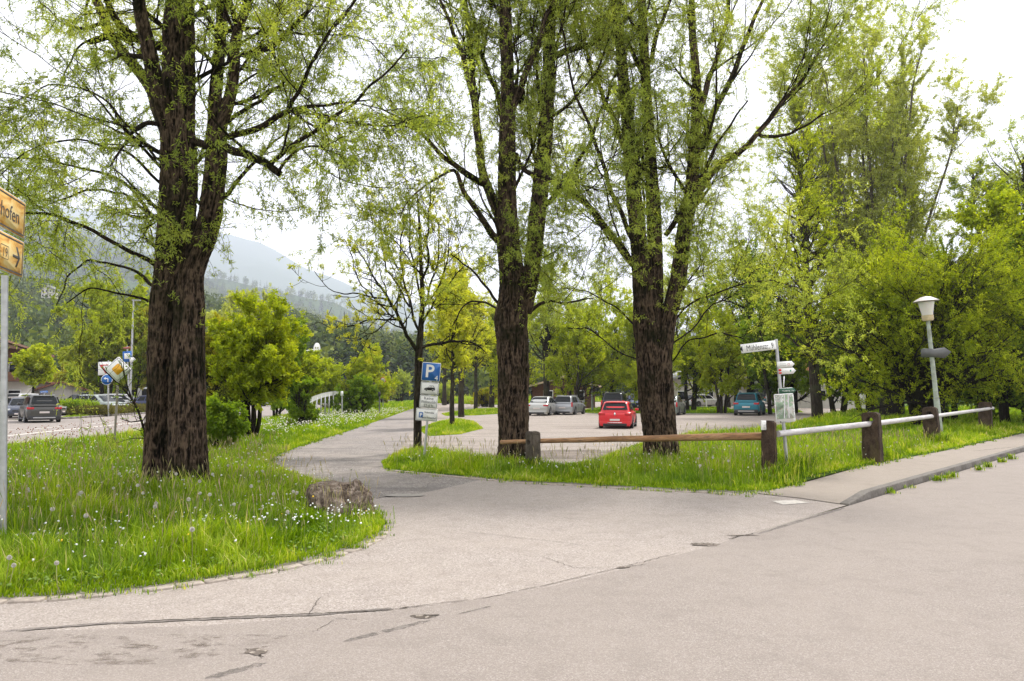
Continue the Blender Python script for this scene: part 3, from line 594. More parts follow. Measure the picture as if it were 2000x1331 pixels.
# --- generic trees --------------------------------------------------------
def tree(name, px, py, Y, htop, wpx, seed, lab, lm, bark=BARK3, stems=1, tr_px=12, clear=.3, n1=26, n2=220, n3=1300, nl=9000, ls=(.06, .12), lw=.6, ang1=(30, 70),
         trop1=.06, group=None, cat='tree', spread_st=.12, lean=0.0, per=3, splay=.7, vary=.12, flat=.3, z0=None, tip=.004, L2f=.42, sp=.8, sy=1.0, mth=.44):
    """htop: pixel row of the top, wpx: crown width in pixels, both at distance Y"""
    r = np.random.RandomState(seed); b = G(px, py); b = np.array([PT(px, py, Y)[0], Y, 0.0 if z0 is None else z0]); H = PT(px, htop, Y)[2] - b[2]; Wd = wpx / F * Y / 2
    R0 = tr_px / 2 * Y / F; KL = 16; LP, LR = [], []; wood = MB(); lv = MB()
    for k in range(stems):
        a = k / stems * 2 * math.pi + r.rand(); o = np.array([math.cos(a), math.sin(a), 0]) * (R0 * 1.5 if stems > 1 else 0); h = H * (.94 if k == 0 else .7 + .22 * r.rand())
        t = np.linspace(0, 1, KL); P = b + o + np.stack([t * 0, t * 0, t * h], -1)
        if stems > 1: P += (np.array([math.cos(a), math.sin(a), 0]) * Wd * spread_st * splay * 4 * (.2 + .8 * r.rand() ** .6))[None] * (t ** 1.15)[:, None]
        P[:, 0] += lean * H * t ** 1.3; P += (np.stack([fbm(P * 1.6 / max(1, H * .25) + 3 * j + seed, 3) for j in range(3)], -1) - .5) * vary * H * (t ** .7)[:, None] * np.array([1, 1, .2])
        LP.append(P); LR.append(R0 * (1.15 - t) ** .85 * (1 if stems == 1 else .75) + tip)
    LP = np.array(LP); LR = np.array(LR)
    b1 = grow(LP, LR, n1, r, (Wd * .75, Wd * 1.15), ang1, 10, trop1, .10, t0=clear, t1=.97, rs=.55, tip=tip, fall=.38)
    b2 = grow(np.concatenate([b1[0]]), b1[1], n2, r, (Wd * .2, Wd * L2f), (20, 65), 7, trop1 * .6, .14, t0=.1, rs=.6, tip=tip, fall=.2)
    b3 = grow(b2[0], b2[1], n3, r, (Wd * .06, Wd * .2), (20, 75), 5, .02, .15, t0=.1, rs=.6, tip=tip * .7, fall=.1)
    tb = grow(LP[:, -4:], LR[:, -4:], max(4, n1 // 3), r, (Wd * .2, Wd * .5), (20, 60), 10, .06, .1, t0=.1, rs=.6, tip=tip)
    for X, Rr, s in ((LP, LR, 10), (b1[0], b1[1], 5), (b2[0], b2[1], 3), (b3[0], b3[1], 3), (tb[0], tb[1], 4)): V, Q = tubes(X, Rr, s); wood.add(V, [Q])
    mk = fbm(b3[0][:, 2] * (6.0 / max(2.5, Wd)) * .45 + seed, 3) > mth; P3 = b3[0][mk]; V, Q, v = leaves(P3, r, nl, per, ls, lw, sp, -.05, ls[0] * .5, flat=flat); lv.add(V, [Q], v)
    V, Q, v = leaves(tb[0], r, nl // 12, per, ls, lw, .85, -.05, ls[0] * .6, flat=flat); lv.add(V, [Q], v)
    for q in lv.V: q[:, 2] = np.maximum(q[:, 2], b[2] + .03 + .1 * r.rand(len(q)))
    for q in wood.V[1:]: q[:, 2] = np.maximum(q[:, 2], b[2] + .02)
    if sy != 1:
        for q in wood.V + lv.V: q[:, 1] = b[1] + (q[:, 1] - b[1]) * sy
    return finish(name, b, lab, cat, group, wood, lv, bark, lm)

# walnut with sparse yellow-green tufts beside the parking sign
DW = G(816, 884)[1]
def walnut():
    r = np.random.RandomState(8); wood = MB(); lv = MB()
    P, R = pl(DW, [(815, 905, 17), (816, 860, 15), (815, 800, 14), (817, 740, 14), (818, 690, 14), (822, 640, 11), (826, 590, 9), (822, 520, 7), (820, 450, 5), (815, 380, 3)]); barktube(wood, P, R, 4, n=20, step=.05, flare=.4)
    L = [[(817, 690, 10, 0), (795, 655, 9, -.3), (770, 620, 8, -.6), (758, 580, 7, -.8), (735, 540, 5, -1), (710, 505, 3, -1.2), (690, 480, 2, -1.3)],
         [(758, 585, 5, -.8), (715, 575, 4, -1), (670, 580, 3, -1.2), (635, 560, 2, -1.4), (612, 530, 1.5, -1.5)],
         [(775, 625, 5, -.6), (730, 625, 4, -.4), (690, 640, 3, -.2), (650, 645, 2, 0), (615, 635, 1.5, .2)],
         [(770, 615, 4, -.5), (740, 640, 3, -.9), (705, 665, 2, -1.2), (680, 660, 1.5, -1.4)],
         [(820, 650, 7, 0), (800, 600, 6, .3), (785, 540, 5, .6), (780, 480, 4, .8), (790, 420, 3, 1.0)],
         [(823, 680, 8, 0), (850, 672, 7, .3), (890, 668, 6, .6), (925, 672, 4, .9), (950, 690, 2, 1.1)],
         [(822, 640, 6, 0), (845, 590, 5, -.3), (870, 560, 4, -.6), (905, 520, 2, -.9)],
         [(826, 600, 6, 0), (845, 540, 5, .4), (860, 480, 4, .6), (850, 420, 2, .8)],
         [(822, 540, 4, 0), (800, 500, 3, -.4), (760, 460, 2.5, -.8), (720, 430, 2, -1.1), (680, 420, 1.5, -1.3)],
         [(822, 700, 5, 0), (840, 740, 4, -.5), (860, 750, 2, -1)]]
    L += [[(823, 600, 6, 0), (812, 540, 5, .3), (800, 470, 4, .5), (796, 400, 3, .7), (790, 345, 2, .8)], [(825, 570, 6, 0), (832, 500, 5, -.3), (842, 430, 4, -.5), (838, 360, 3, -.7)], [(800, 600, 5, .3), (765, 540, 4, .7), (745, 470, 3, 1.0), (735, 400, 2, 1.2)], [(790, 640, 5, -.3), (745, 600, 4, -.1), (700, 540, 3, .2), (672, 470, 2, .4)], [(826, 600, 5, 0), (860, 560, 4, .2), (880, 500, 3, .4), (872, 430, 2, .6)]]
    LP, LR = [], []
    for k, l in enumerate(L):
        P, R = pl(DW, l); X, RR = resample(P, 16, R); X[1:] += (np.stack([fbm(X[1:] * 1.6 + 5 * j + k, 3) for j in range(3)], -1) - .5) * .3; LP.append(X); LR.append(RR)
    LP = np.array(LP); LR = np.array(LR) * .8; V, Q = tubes(LP, LR, 7); wood.add(V, [Q])
    b1 = grow(LP, LR, 190, r, (.5, 1.7), (25, 70), 9, .09, .16, t0=.15, rs=.6, tip=.006); b2 = grow(b1[0], b1[1], 800, r, (.15, .6), (30, 80), 6, .12, .22, t0=.1, rs=.7, tip=.005)
    for b, s in ((b1, 5), (b2, 4)): V, Q = tubes(b[0], b[1], s); wood.add(V, [Q])
    V, Q, v = leaves(b2[0][:, -2:], r, 4200, 6, (.035, .085), .42, .9, .3, .03, t0=.4); lv.add(V, [Q], v)
    finish('walnut_tree', G(816, 884), 'dark crooked young tree with sparse yellow leaf tufts just behind the blue parking sign', 'tree', None, wood, lv, BARK3, L_yel)
walnut()
# right side
tree('poplar_tree', 1712, 800, 66, 62, 350, 51, 'huge pale green poplar with many upright stems against the sky on the right', L_pale, BARK4, stems=20, tr_px=11, clear=.15, n1=240, n2=2300, n3=13000, nl=150000, ls=(.11, .24), lw=.38,
     ang1=(14, 38), trop1=.12, per=3, spread_st=.26, splay=.95, vary=.05, mth=.30, tip=.005, L2f=.38)
tree('ash_tree', 1597, 823, 44, 255, 300, 52, 'slender grey-stemmed tree with thin airy lime foliage behind the map board', L_lime, BARK2, tr_px=20, clear=.17, n1=75, n2=800, n3=3800, nl=11000, ls=(.07, .14), lw=.5, ang1=(35, 65), trop1=.07, per=3, vary=.06, lean=-.05)
tree('alder_tree', 1466, 800, 70, 500, 230, 53, 'dark trunked leafy tree standing behind the teal car', L_mid, BARK3, tr_px=15, clear=.2, n1=40, n2=400, n3=2600, nl=15000, ls=(.12, .22), lw=.6, per=3, vary=.06)
DH = 34
tree('hornbeam_tree', 1812, 862, DH, 475, 500, 54, 'broad yellow-green hornbeam with leaning stems behind the lamp', L_hazel, BARK3, stems=6, tr_px=24, clear=.12, n1=120, n2=1300, n3=9000, nl=58000, ls=(.06, .11), lw=.55, ang1=(45, 85), trop1=.02, per=3,
     spread_st=.13, flat=.75, vary=.12, sp=.7, sy=.75)
tree('hornbeam_tree', 2030, 856, 38, 500, 420, 55, 'dense darker hornbeam at the right edge behind the last stone post', L_mid, BARK3, stems=5, tr_px=22, clear=.08, n1=110, n2=1100, n3=8000, nl=50000, ls=(.06, .11), lw=.55, ang1=(40, 85), trop1=.02, per=3, flat=.6)
tree('maple_tree', 1965, 830, 38, 400, 230, 56, 'bright green young maple rising above the hornbeams at the right edge', L_lime, BARK3, tr_px=16, clear=.35, n1=50, n2=500, n3=3200, nl=20000, ls=(.10, .18), lw=.8, per=3)
tree('maple_tree', 2030, 800, 52, 275, 330, 57, 'grey-green tree with thin crown at the far right against the sky', L_willow, BARK2, tr_px=26, clear=.3, n1=50, n2=500, n3=3000, nl=11000, ls=(.10, .18), lw=.5, per=3)
tree('alder_tree', 1925, 800, 56, 300, 150, 157, 'smaller thin-crowned tree between the pale poplar and the right edge', L_willow, BARK2, tr_px=14, clear=.3, n1=36, n2=340, n3=2000, nl=7000, ls=(.10, .18), lw=.5, per=3)
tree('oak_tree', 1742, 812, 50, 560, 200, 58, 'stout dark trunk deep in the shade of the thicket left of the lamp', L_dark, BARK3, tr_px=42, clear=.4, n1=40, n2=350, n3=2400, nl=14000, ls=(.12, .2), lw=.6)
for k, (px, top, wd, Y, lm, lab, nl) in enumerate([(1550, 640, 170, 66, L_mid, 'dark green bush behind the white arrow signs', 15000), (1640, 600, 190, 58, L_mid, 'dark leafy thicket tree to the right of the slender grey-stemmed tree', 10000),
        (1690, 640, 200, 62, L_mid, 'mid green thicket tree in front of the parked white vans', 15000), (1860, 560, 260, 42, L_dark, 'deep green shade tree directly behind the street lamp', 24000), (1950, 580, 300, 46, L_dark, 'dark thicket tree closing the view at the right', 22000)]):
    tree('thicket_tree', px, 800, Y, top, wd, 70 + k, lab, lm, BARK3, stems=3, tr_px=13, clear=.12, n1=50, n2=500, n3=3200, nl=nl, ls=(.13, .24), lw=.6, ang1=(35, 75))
# centre background belt beyond the car park
belt = [(1068, 803, 74, 520, 170, L_willow, 'grey-trunked tree with bare upswept twigs behind the silver cars', 1, 12, 9000),
        (1120, 800, 72, 600, 190, L_lime, 'yellow-green tree behind the silver estate car', 3, 8, 16000), (1190, 800, 76, 585, 200, L_lime, 'yellow-green tree behind the dark car', 3, 8, 16000),
        (1255, 800, 70, 610, 170, L_lime, 'green tree just left of the third willow, behind the blue car', 3, 8, 16000), (1350, 800, 74, 560, 200, L_lime, 'light green tree between the third willow and the teal car', 3, 9, 12000),
        (1410, 798, 66, 610, 150, L_lime, 'round green tree left of the teal car', 3, 8, 13000), (1510, 800, 62, 600, 150, L_mid, 'green tree between the teal car and the map board', 2, 10, 12000),
        (1000, 795, 90, 600, 200, L_lime, 'pale yellow-green tree far behind the middle willow', 3, 8, 13000), (1300, 795, 95, 520, 240, L_willow, 'tall hazy green tree far behind the third willow', 2, 10, 14000),
        (1150, 795, 100, 540, 240, L_willow, 'tall hazy green tree far behind the parked silver cars', 2, 10, 14000), (1430, 795, 95, 500, 220, L_pale, 'tall pale tree far behind the teal car', 2, 10, 13000), (1540, 795, 85, 430, 230, L_pale, 'tall pale tree far behind the map board', 2, 10, 13000)]
for k, (px, py, Y, top, wd, lm, lab, st, tw, nl) in enumerate(belt):
    tree('broadleaf_tree', px, py, Y, top, wd, 100 + k, lab, lm, BARK2, stems=st, tr_px=tw, clear=.22 if k == 0 else .1, n1=44, n2=420, n3=2600, nl=int(nl * .7), ls=(.12, .24), lw=.55, ang1=(25, 60) if k in (0, 8, 9, 10, 11) else (30, 75), trop1=.08, group='trees bordering the far side of the car park')
# row of small yellow-green trees on the islands
row = [(883, 835, 560, 150, 9, 'thin straight young tree on the nearest grass island', 0), (901, 815, 520, 190, 11, 'second young tree of the island row, with a slightly thicker trunk', 0), (929, 801, 580, 130, 7, 'dark thin trunked young tree on the second island', 0),
       (899, 800, 600, 150, 8, 'half hidden young tree behind the second tree of the island row', 0), (960, 796, 600, 150, 10, 'young tree just left of the middle willow trunk', 1), (868, 792, 620, 120, 8, 'small yellow-green tree at the far end of the lane', 1)]
for k, (px, py, top, wd, tw, lab, q) in enumerate(row):
    tree('linden_tree', px, py, G(px, py)[1], top, wd, 130 + k, lab, L_lime if q else L_yel, BARK2, tr_px=tw, clear=.38, n1=40, n2=340, n3=1900, nl=6500, ls=(.09, .17), lw=.65, ang1=(35, 75), trop1=.05, vary=.06, group='young trees on the car park islands')
def bush(px, py, top, wd, seed, lab, lm, nl=9000, stems=5, Y=None, ls=(.07, .14), n1=40, tw=6, clear=.05, name='shrub', group=None, lw=.6, cat='shrub', **k):
    Y = Y or G(px, py)[1]
    return tree(name, px, py, Y, top, wd, seed, lab, lm, BARK3, stems=stems, tr_px=tw, clear=clear, n1=n1, n2=int(n1 * 9), n3=int(n1 * 55), nl=nl, ls=ls, lw=lw, ang1=(25, 75), cat=cat, group=group, **k)
bush(490, 862, 622, 230, 201, 'large bright green bush tree with bare lower stems right of the big willow', L_lime, 21000, 6, ls=(.07, .14), n1=80, tw=11, clear=.32, name='bush_tree', splay=.6)
bush(425, 858, 640, 150, 202, 'bronze-yellow bush directly behind the big willow trunk', L_bronze, 13000, 5, ls=(.07, .13), n1=60, clear=.2, name='bush_tree')
bush(425, 890, 770, 110, 203, 'low dense green bush at the right foot of the big willow', L_mid, 16000, 7, ls=(.06, .11), n1=60)
bush(590, 838, 742, 80, 204, 'small dark conical bush among white flowers beside the lane', L_mid, 9000, 6, ls=(.07, .13))
bush(600, 812, 695, 110, 205, 'yellow-green bush behind the small dark conical bush', L_lime, 10000, 5, ls=(.1, .2))
bush(700, 812, 760, 100, 206, 'dense green bush at the end of the guard rail', L_mid, 10000, 7, ls=(.08, .15))
bush(712, 800, 696, 120, 207, 'round yellow-green tree above the bush at the end of the guard rail', L_lime, 12000, 4, ls=(.12, .24), name='bush_tree')
bush(780, 786, 735, 70, 208, 'small grey-green bush left of the dark young tree', L_willow, 5000, 6, ls=(.12, .22))
bush(750, 790, 740, 60, 209, 'reddish bare bush beside the lane in the distance', L_bronze, 3000, 6, ls=(.12, .2))
bush(947, 795, 764, 52, 210, 'round clipped olive bush beside the second island', L_bronze, 4000, 9, ls=(.1, .18))
bush(870, 790, 758, 60, 211, 'low dull green bush at the far end of the lot', L_willow, 4000, 7, ls=(.12, .22))
bush(640, 800, 716, 70, 212, 'light green bush behind the guard rail', L_lime, 6000, 5, Y=80, ls=(.15, .28))
bush(540, 805, 640, 120, 213, 'green tree behind the large bright bush tree', L_mid, 12000, 3, Y=50, ls=(.12, .22), name='bush_tree')
# bare sapling shoots at the left foot of the big willow
def sapling():
    r = np.random.RandomState(3); wood = MB(); lv = MB(); D = D1 + 1.2
    L = [[(292, 900, 6), (284, 850, 5), (272, 805, 4.5), (256, 775, 4), (225, 745, 2.5), (200, 720, 1.5)], [(272, 805, 4), (262, 790, 3), (250, 760, 3), (243, 735, 2), (240, 700, 1)], [(276, 822, 3), (255, 825, 2, -.2), (235, 818, 1.5, -.4)],
         [(262, 788, 3), (272, 740, 2, .2), (276, 690, 1, .4)]]
    LP, LR = zip(*[resample(*[pl(D, l)[0]], 12, pl(D, l)[1]) for l in L]); LP = np.array(LP); LR = np.array(LR)
    b = grow(LP, LR, 60, r, (.2, .8), (30, 70), 7, .05, .15, rs=.5, tip=.003); V, Q = tubes(LP, LR, 6); wood.add(V, [Q]); V, Q = tubes(b[0], b[1], 3); wood.add(V, [Q])
    V, Q, v = leaves(b[0], r, 70, 3, (.03, .07), .5, .8, 0, .02); lv.add(V, [Q], v)
    finish('sapling', PT(292, 900, D) * [1, 1, 0], 'thin nearly bare sapling leaning left from the foot of the big willow', 'sapling', None, wood, lv, BARK3, L_mid)
sapling()
# left background trees
lb = [(63, 797, 694, 92, 70, L_lime, 'small bright lime maple beside the chalet', .45, 13000, 6), (205, 792, 560, 170, 96, L_lime, 'tall bright green tree behind the priority road sign', .12, 24000, 8), (160, 792, 690, 90, 104, L_mid, 'dark leafy tree behind the parked dark van', .1, 12000, 7),
      (255, 792, 590, 150, 98, L_hazel, 'yellow-green tree left of the big willow trunk', .1, 18000, 7), (125, 792, 725, 80, 112, L_bronze, 'brownish tree behind the parked cars on the left', .1, 9000, 6), (305, 792, 620, 150, 100, L_bronze, 'olive tree half hidden behind the big willow trunk', .1, 13000, 6),
      (480, 790, 570, 130, 130, L_pale, 'tall pale willow in the hazy distance right of the big willow', .1, 12000, 8), (430, 790, 590, 90, 120, L_pale, 'pale distant willow just right of the big willow trunk', .1, 8000, 7), (190, 790, 690, 90, 110, L_bronze, 'brown budding tree behind the parked white estate car', .1, 8000, 6)]
for k, (px, py, top, wd, Y, lm, lab, cl, nl, tw) in enumerate(lb):
    tree('broadleaf_tree', px, py, Y, top, wd, 300 + k, lab, lm, BARK3, stems=1 if k == 0 else 3, tr_px=tw, clear=cl, n1=44, n2=400, n3=2400, nl=nl, ls=(.16, .32), lw=.6, ang1=(35, 75), group='trees behind the parked cars on the left')
# hedges between the main road and the side car park
def hedge(name, pts, wd, h, lm, lab, seed, n):
    r = np.random.RandomState(seed); P = np.array(gp(pts)); d = np.concatenate([[0], np.cumsum(np.linalg.norm(np.diff(P, axis=0), axis=1))]); s = r.rand(n) * d[-1]
    c = np.stack([np.interp(s, d, P[:, j]) for j in (0, 1)], -1); a = r.rand(n) * 2 * math.pi; q = r.rand(n) ** .35
    top = h * (.8 + .35 * fbm(np.stack([c[:, 0] * .6, c[:, 1] * .6, 0 * s], -1), 3)); z = top * np.abs(np.sin(a)) ** .6 * q
    p = np.stack([c[:, 0] + wd / 2 * np.sign(np.cos(a)) * np.abs(np.cos(a)) ** .6 * q, c[:, 1] + wd / 2 * np.cos(a) * q * .7, z], -1)
    tw = np.stack([p, p + unit(r.randn(n, 3) + [0, 0, .8]) * .2], 1); e = empty(name, [*P.mean(0), 0], 0, lab, 'hedge'); lv = MB(); wd_ = MB()
    V, Q, v = leaves(tw, r, n * 2, 2, (.07, .14), .6, .9, 0, .05); lv.add(V - [*P.mean(0), 0], [Q], v); lv.build('foliage', lm, e, smooth=False, sharp=None, attr=True)
    st = np.stack([p * [1, 1, 0], p * [1, 1, .5], p], 1)[:: 6]; V, Q = tubes(st + r.randn(len(st), 1, 3) * .02, np.full((len(st), 3), .012), 3); wd_.add(V - [*P.mean(0), 0], [Q]); wd_.build('branches', BARK3, e, sharp=None)
hedge('hedge', [(168, 815), (215, 811), (280, 805)], 2.2, .7, L_hedge, 'low brown-green clipped hedge in front of the parked silver cars', 1, 7000)
hedge('hedge', [(118, 812), (160, 810)], 2.6, 1.15, L_mid, 'short green hedge right of the grey off-roader', 2, 5000)

# --- hills and far mountains ---------------------------------------------------
def hillmat():
    m, t, o = newmat('forest floor'); n = noise(t, .012, 8, .7); n2 = noise(t, .09, 6, .7)
    c = ramp(t, n2, [(.3, (.02, .04, .012)), (.55, (.05, .085, .02)), (.75, (.11, .15, .04))]); c = mixc(t, math_(t, 'MULTIPLY', ramp(t, n, [(.5, (0, 0, 0)), (.62, (1, 1, 1))]), .5), c, (.07, .095, .04))
    surf(t, o, c, 1, 0, n2, .8, 3, 0); return m
M_hill = hillmat()
def ridge(name, prof, Y0, Y1, seed, nx=180, ny=60, rough=.10, back=True):
    """profile of crest pixels seen at distance Y1; foot at Y0"""
    xs = np.array([p[0] for p in prof]); ys = np.array([p[1] for p in prof]); a = np.linspace(xs[0], xs[-1], nx); cre = np.interp(a, xs, ys)
    top = np.array([PT(x, y, Y1) for x, y in zip(a, cre)]); foot = np.array([PT(x, HOR, Y0) for x in a]); foot[:, 2] = -2
    t = np.linspace(0, 1.35 if back else 1, ny)[:, None, None]; P = foot[None] * (1 - t) + top[None] * t
    tz = t[..., 0]; P[..., 2] = -2 + (top[None, :, 2] + 2) * np.where(tz < 1, tz ** 1.15, 1 - (tz - 1) * 1.2)
    nsc = 1 / (Y1 * .09); P[..., 2] += (fbm(P * nsc + seed, 5) - .5) * rough * Y1 * np.sin(np.clip(tz, 0, 1) * math.pi * .85) * .6
    i = np.arange(ny - 1)[:, None] * nx; j = np.arange(nx - 1)[None]; m = MB().add(P.reshape(-1, 3), [np.stack([i + j, i + j + 1, i + nx + j + 1, i + nx + j], -1).reshape(-1, 4)])
    return tag(m.build(name, M_hill, None, sharp=None), kind='structure'), P
def forest(name, P, n, seed, h, kinds, lab, t0=0.02, t1=1.0, dens=3.0):
    """many small trees on the slope P[ny,nx,3]: spruces (cones of ragged skirts) and round crowns"""
    r = np.random.RandomState(seed); ny, nx, _ = P.shape; u = (t0 + (t1 - t0) * r.rand(n) ** .8) * (ny / 1.35 - 1); v = r.rand(n) * (nx - 1.01); i = u.astype(int); j = v.astype(int); f = (u - i)[:, None]; g = (v - j)[:, None]
    p = (P[i, j] * (1 - f) * (1 - g) + P[i + 1, j] * f * (1 - g) + P[i, j + 1] * (1 - f) * g + P[i + 1, j + 1] * f * g)
    hh = h * (.6 + .7 * r.rand(n)); patch = fbm(p * (1 / (np.abs(P[..., 1]).max() * .06)) + seed, 4); con = (patch + .25 * (r.rand(n) - .5)) > kinds
    mbs = (MB(), MB())
    for q, sel in enumerate((con, ~con)):
        pp = p[sel]; H = hh[sel]; k = len(pp)
        if not k: continue
        if q == 0:    # spruce
            nl = 60; t = r.rand(k, nl) ** .7; a = r.rand(k, nl) * 6.283; R = (1 - t) * .20 * H[:, None] + .02; c = pp[:, None] + np.stack([R * np.cos(a) * .3, R * np.sin(a) * .3, t * H[:, None]], -1)
            d = np.stack([np.cos(a), np.sin(a), -.45 + 0 * a], -1); s = np.stack([-np.sin(a), np.cos(a), 0 * a], -1); ln = R[..., None] * 1.3; w_ = .065 * H[:, None, None] * (1.15 - t[..., None])
        else:
            nl = 70; d = unit(r.randn(k, nl, 3)); q3 = r.rand(k, nl, 1) ** .33; c = pp[:, None] + np.stack([0 * H, 0 * H, H * .62], -1)[:, None] + d * q3 * np.stack([H * .30, H * .30, H * .36], -1)[:, None]
            d = unit(r.randn(k, nl, 3) + [0, 0, .3]); s = unit(np.cross(d, r.randn(k, nl, 3))); ln = .11 * H[:, None, None]; w_ = .07 * H[:, None, None]
        V = np.stack([c - s * w_ * .6, c + d * ln * .5 - s * w_ * .5, c + d * ln, c + s * w_ * .6], 2).reshape(-1, 3)
        tone = np.clip(np.repeat(r.rand(k) * .8 + .1, nl)[:, None] + .2 * (r.rand(k * nl, 4) - .5), 0, 1)
        mbs[q].add(V, [np.arange(len(V)).reshape(-1, 4)], tone.ravel())
        # trunks
    out = MB(); o = None
    for q in (0, 1):
        for a_, b_, c_ in zip(mbs[q].V, mbs[q].Fc, mbs[q].A): out.add(a_, [b_], c_, mi=q)
    o = out.build(name, [L_spruce, L_far], None, smooth=False, sharp=None, attr=True)
    return tag(o, lab, 'forest', None, 'stuff')
L_spruce = leafmat('spruce needles', [(.0, (.010, .020, .012)), (.5, (.022, .036, .018)), (1, (.055, .055, .032))], .1)
L_far = leafmat('far broadleaf', [(.0, (.04, .07, .016)), (.5, (.09, .125, .022)), (1, (.18, .21, .04))], .2)
h1, PH1 = ridge('hill', [(-900, 560), (-400, 520), (-100, 560), (60, 585), (180, 600), (330, 610), (480, 622), (560, 640), (640, 662), (720, 690), (800, 706), (900, 716), (1100, 724), (1400, 722), (2000, 710), (2800, 700)], 190, 620, 3.0, rough=.05)
forest('hill_forest', PH1, 14000, 4, 17, .57, 'mixed dark spruce and light green broadleaf forest covering the near hill', 0.0, 1.0)
h2, PH2 = ridge('mountain', [(-1400, 470), (-600, 380), (-200, 400), (40, 420), (120, 448), (200, 470), (300, 500), (400, 540), (460, 556), (560, 575), (660, 600), (740, 640), (820, 668), (1000, 690), (1400, 700), (2600, 680)], 800, 2600, 9.0, rough=.09)
forest('mountain_forest', PH2, 15000, 6, 30, .50, 'hazy forest on the lower mountain slope', 0.0, 1.0)
h3, PH3 = ridge('far_mountain', [(-1800, 380), (-400, 380), (60, 400), (250, 420), (420, 455), (520, 480), (600, 520), (700, 560), (860, 605), (1000, 630), (1150, 645), (1400, 655), (2000, 640), (3000, 660)], 2800, 6800, 19.0, rough=.07)
# haze
def haze():
    m, t, o = newmat('haze'); v = N(t, 'ShaderNodeVolumePrincipled'); v.inputs['Color'].default_value = (.80, .84, 1, 1); v.inputs['Density'].default_value = HAZE; v.inputs['Anisotropy'].default_value = .2
    t.links.new(v.outputs[0], o.inputs['Volume']); mb = MB().box((0, 3650, 800), (22000, 8200, 1800)); ob = mb.build('haze', m, None, smooth=False)
    return tag(ob, kind='stuff', label='pale blue air haze over the valley', cat='haze')
HAZE = .00017
haze()
# ------------------------------------------------------------------ grass
L_grass = leafmat('grass blade', [(.0, (.05, .11, .006)), (.35, (.13, .235, .008)), (.7, (.27, .39, .015)), (.9, (.42, .50, .04)), (1, (.52, .48, .18))], .4)
def turf(name, poly, n, seed, h, zf, d0, lab, avoid=(), hmap=None, wk=1.0):
    r = np.random.RandomState(seed); A = np.array([p[:2] for p in poly]); mn, mx = A.min(0), A.max(0); mn = np.maximum(mn, [-60, 2]); mx = np.minimum(mx, [90, 170]); out = []
    c = 0
    while c < n:
        q = mn + (mx - mn) * r.rand(400000, 2); dist = np.linalg.norm(q, axis=1); ang = np.abs(q[:, 0]) / q[:, 1]
        q = q[(r.rand(len(q)) < np.minimum(1, (d0 / dist) ** 1.9)) & (ang < .86)]; q = q[inpoly(q, poly)]; out.append(q); c += len(q)
        if len(out) > 60: break
    q = np.concatenate(out)[:n]
    for (x, y, rad) in avoid:
        k = np.hypot(q[:, 0] - x, q[:, 1] - y) > rad; q = q[k]
    n = len(q); dist = np.linalg.norm(q, axis=1); e = edgedist(q, poly) if len(poly) < 90 else 9
    pn = fbm(np.stack([q[:, 0] * .9, q[:, 1] * .9, 0 * dist], -1), 4); pn2 = fbm(np.stack([q[:, 0] * 3.1, q[:, 1] * 3.1, 0 * dist + 3], -1), 3)
    cl = fbm(np.stack([q[:, 0] * 5.5, q[:, 1] * 5.5, 0 * dist + 9], -1), 2)
    hh = h * (.45 + .9 * r.rand(n) ** 1.5) * (.25 + 1.6 * pn) * (.4 + 1.2 * cl) * (.35 + .65 * np.clip(e / .9, 0, 1)) * (.8 + .5 * pn2)
    tall = r.rand(n) < .03; hh[tall] *= 1.5
    if hmap is not None: hh *= hmap(q)
    wd = wk * (.0042 + .0022 * r.rand(n)) * np.maximum(1, dist / 8) ** .9
    a = 12 * fbm(np.stack([q[:, 0] * 2.2, q[:, 1] * 2.2, 0 * dist + 5], -1), 2) + 1.1 * r.randn(n); lean = .15 + .75 * r.rand(n) ** 1.3; wx = np.stack([np.cos(a), np.sin(a), 0 * a], -1); s = np.stack([-np.sin(a + .6 * r.randn(n)), np.cos(a), 0 * a], -1)
    b = np.stack([q[:, 0], q[:, 1], zf(q[:, 0], q[:, 1])], -1); H = hh[:, None]; W = wd[:, None]; Z = np.array([0, 0, 1.])
    m1 = b + Z * H * .55 + wx * H * lean[:, None] * .25; tp = b + Z * H * (1 - .25 * lean[:, None]) + wx * H * lean[:, None]
    V = np.stack([b - s * W, b + s * W, m1 - s * W * .75, m1 + s * W * .75, tp], 1).reshape(-1, 3); i = np.arange(n)[:, None] * 5
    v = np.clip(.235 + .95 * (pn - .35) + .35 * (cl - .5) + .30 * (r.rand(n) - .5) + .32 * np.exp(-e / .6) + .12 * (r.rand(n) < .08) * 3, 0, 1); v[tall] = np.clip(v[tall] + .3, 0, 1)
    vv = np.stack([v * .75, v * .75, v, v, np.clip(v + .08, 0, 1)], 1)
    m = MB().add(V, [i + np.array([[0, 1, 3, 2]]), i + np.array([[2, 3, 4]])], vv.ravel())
    return tag(m.build(name, L_grass, None, smooth=False, sharp=None, attr=True), lab, 'grass', None, 'stuff')
zl = lambda x, y: .018 + .05 * fbm(np.stack([x * 1.3, y * 1.3, x * 0], -1), 3) - .01
zr = lambda x, y: .022 + .03 * fbm(np.stack([x * 1.3, y * 1.3, x * 0], -1), 3) + hz(x, y) - .01
GB = G(660, 1000); t1b = G(345, 955)
bare = [(*G(1120 + 0, 900)[:2], .5)]
turf('grass', VERGE_L, 330000, 1, .215, zl, 6.2, 'tall lush meadow grass on the left verge round the big willow', hmap=lambda q: 1 - .6 * np.exp(-((q[:, 0] - GB[0]) ** 2 + (q[:, 1] - GB[1] + .25) ** 2) / .25), avoid=[(t1b[0] - .35, t1b[1] + .1, .32), (t1b[0] + .2, t1b[1] - .1, .42), (GB[0], GB[1] + .15, .34), (*G(75, 1058)[:2], .30), (*G(20, 1056)[:2], .25)])
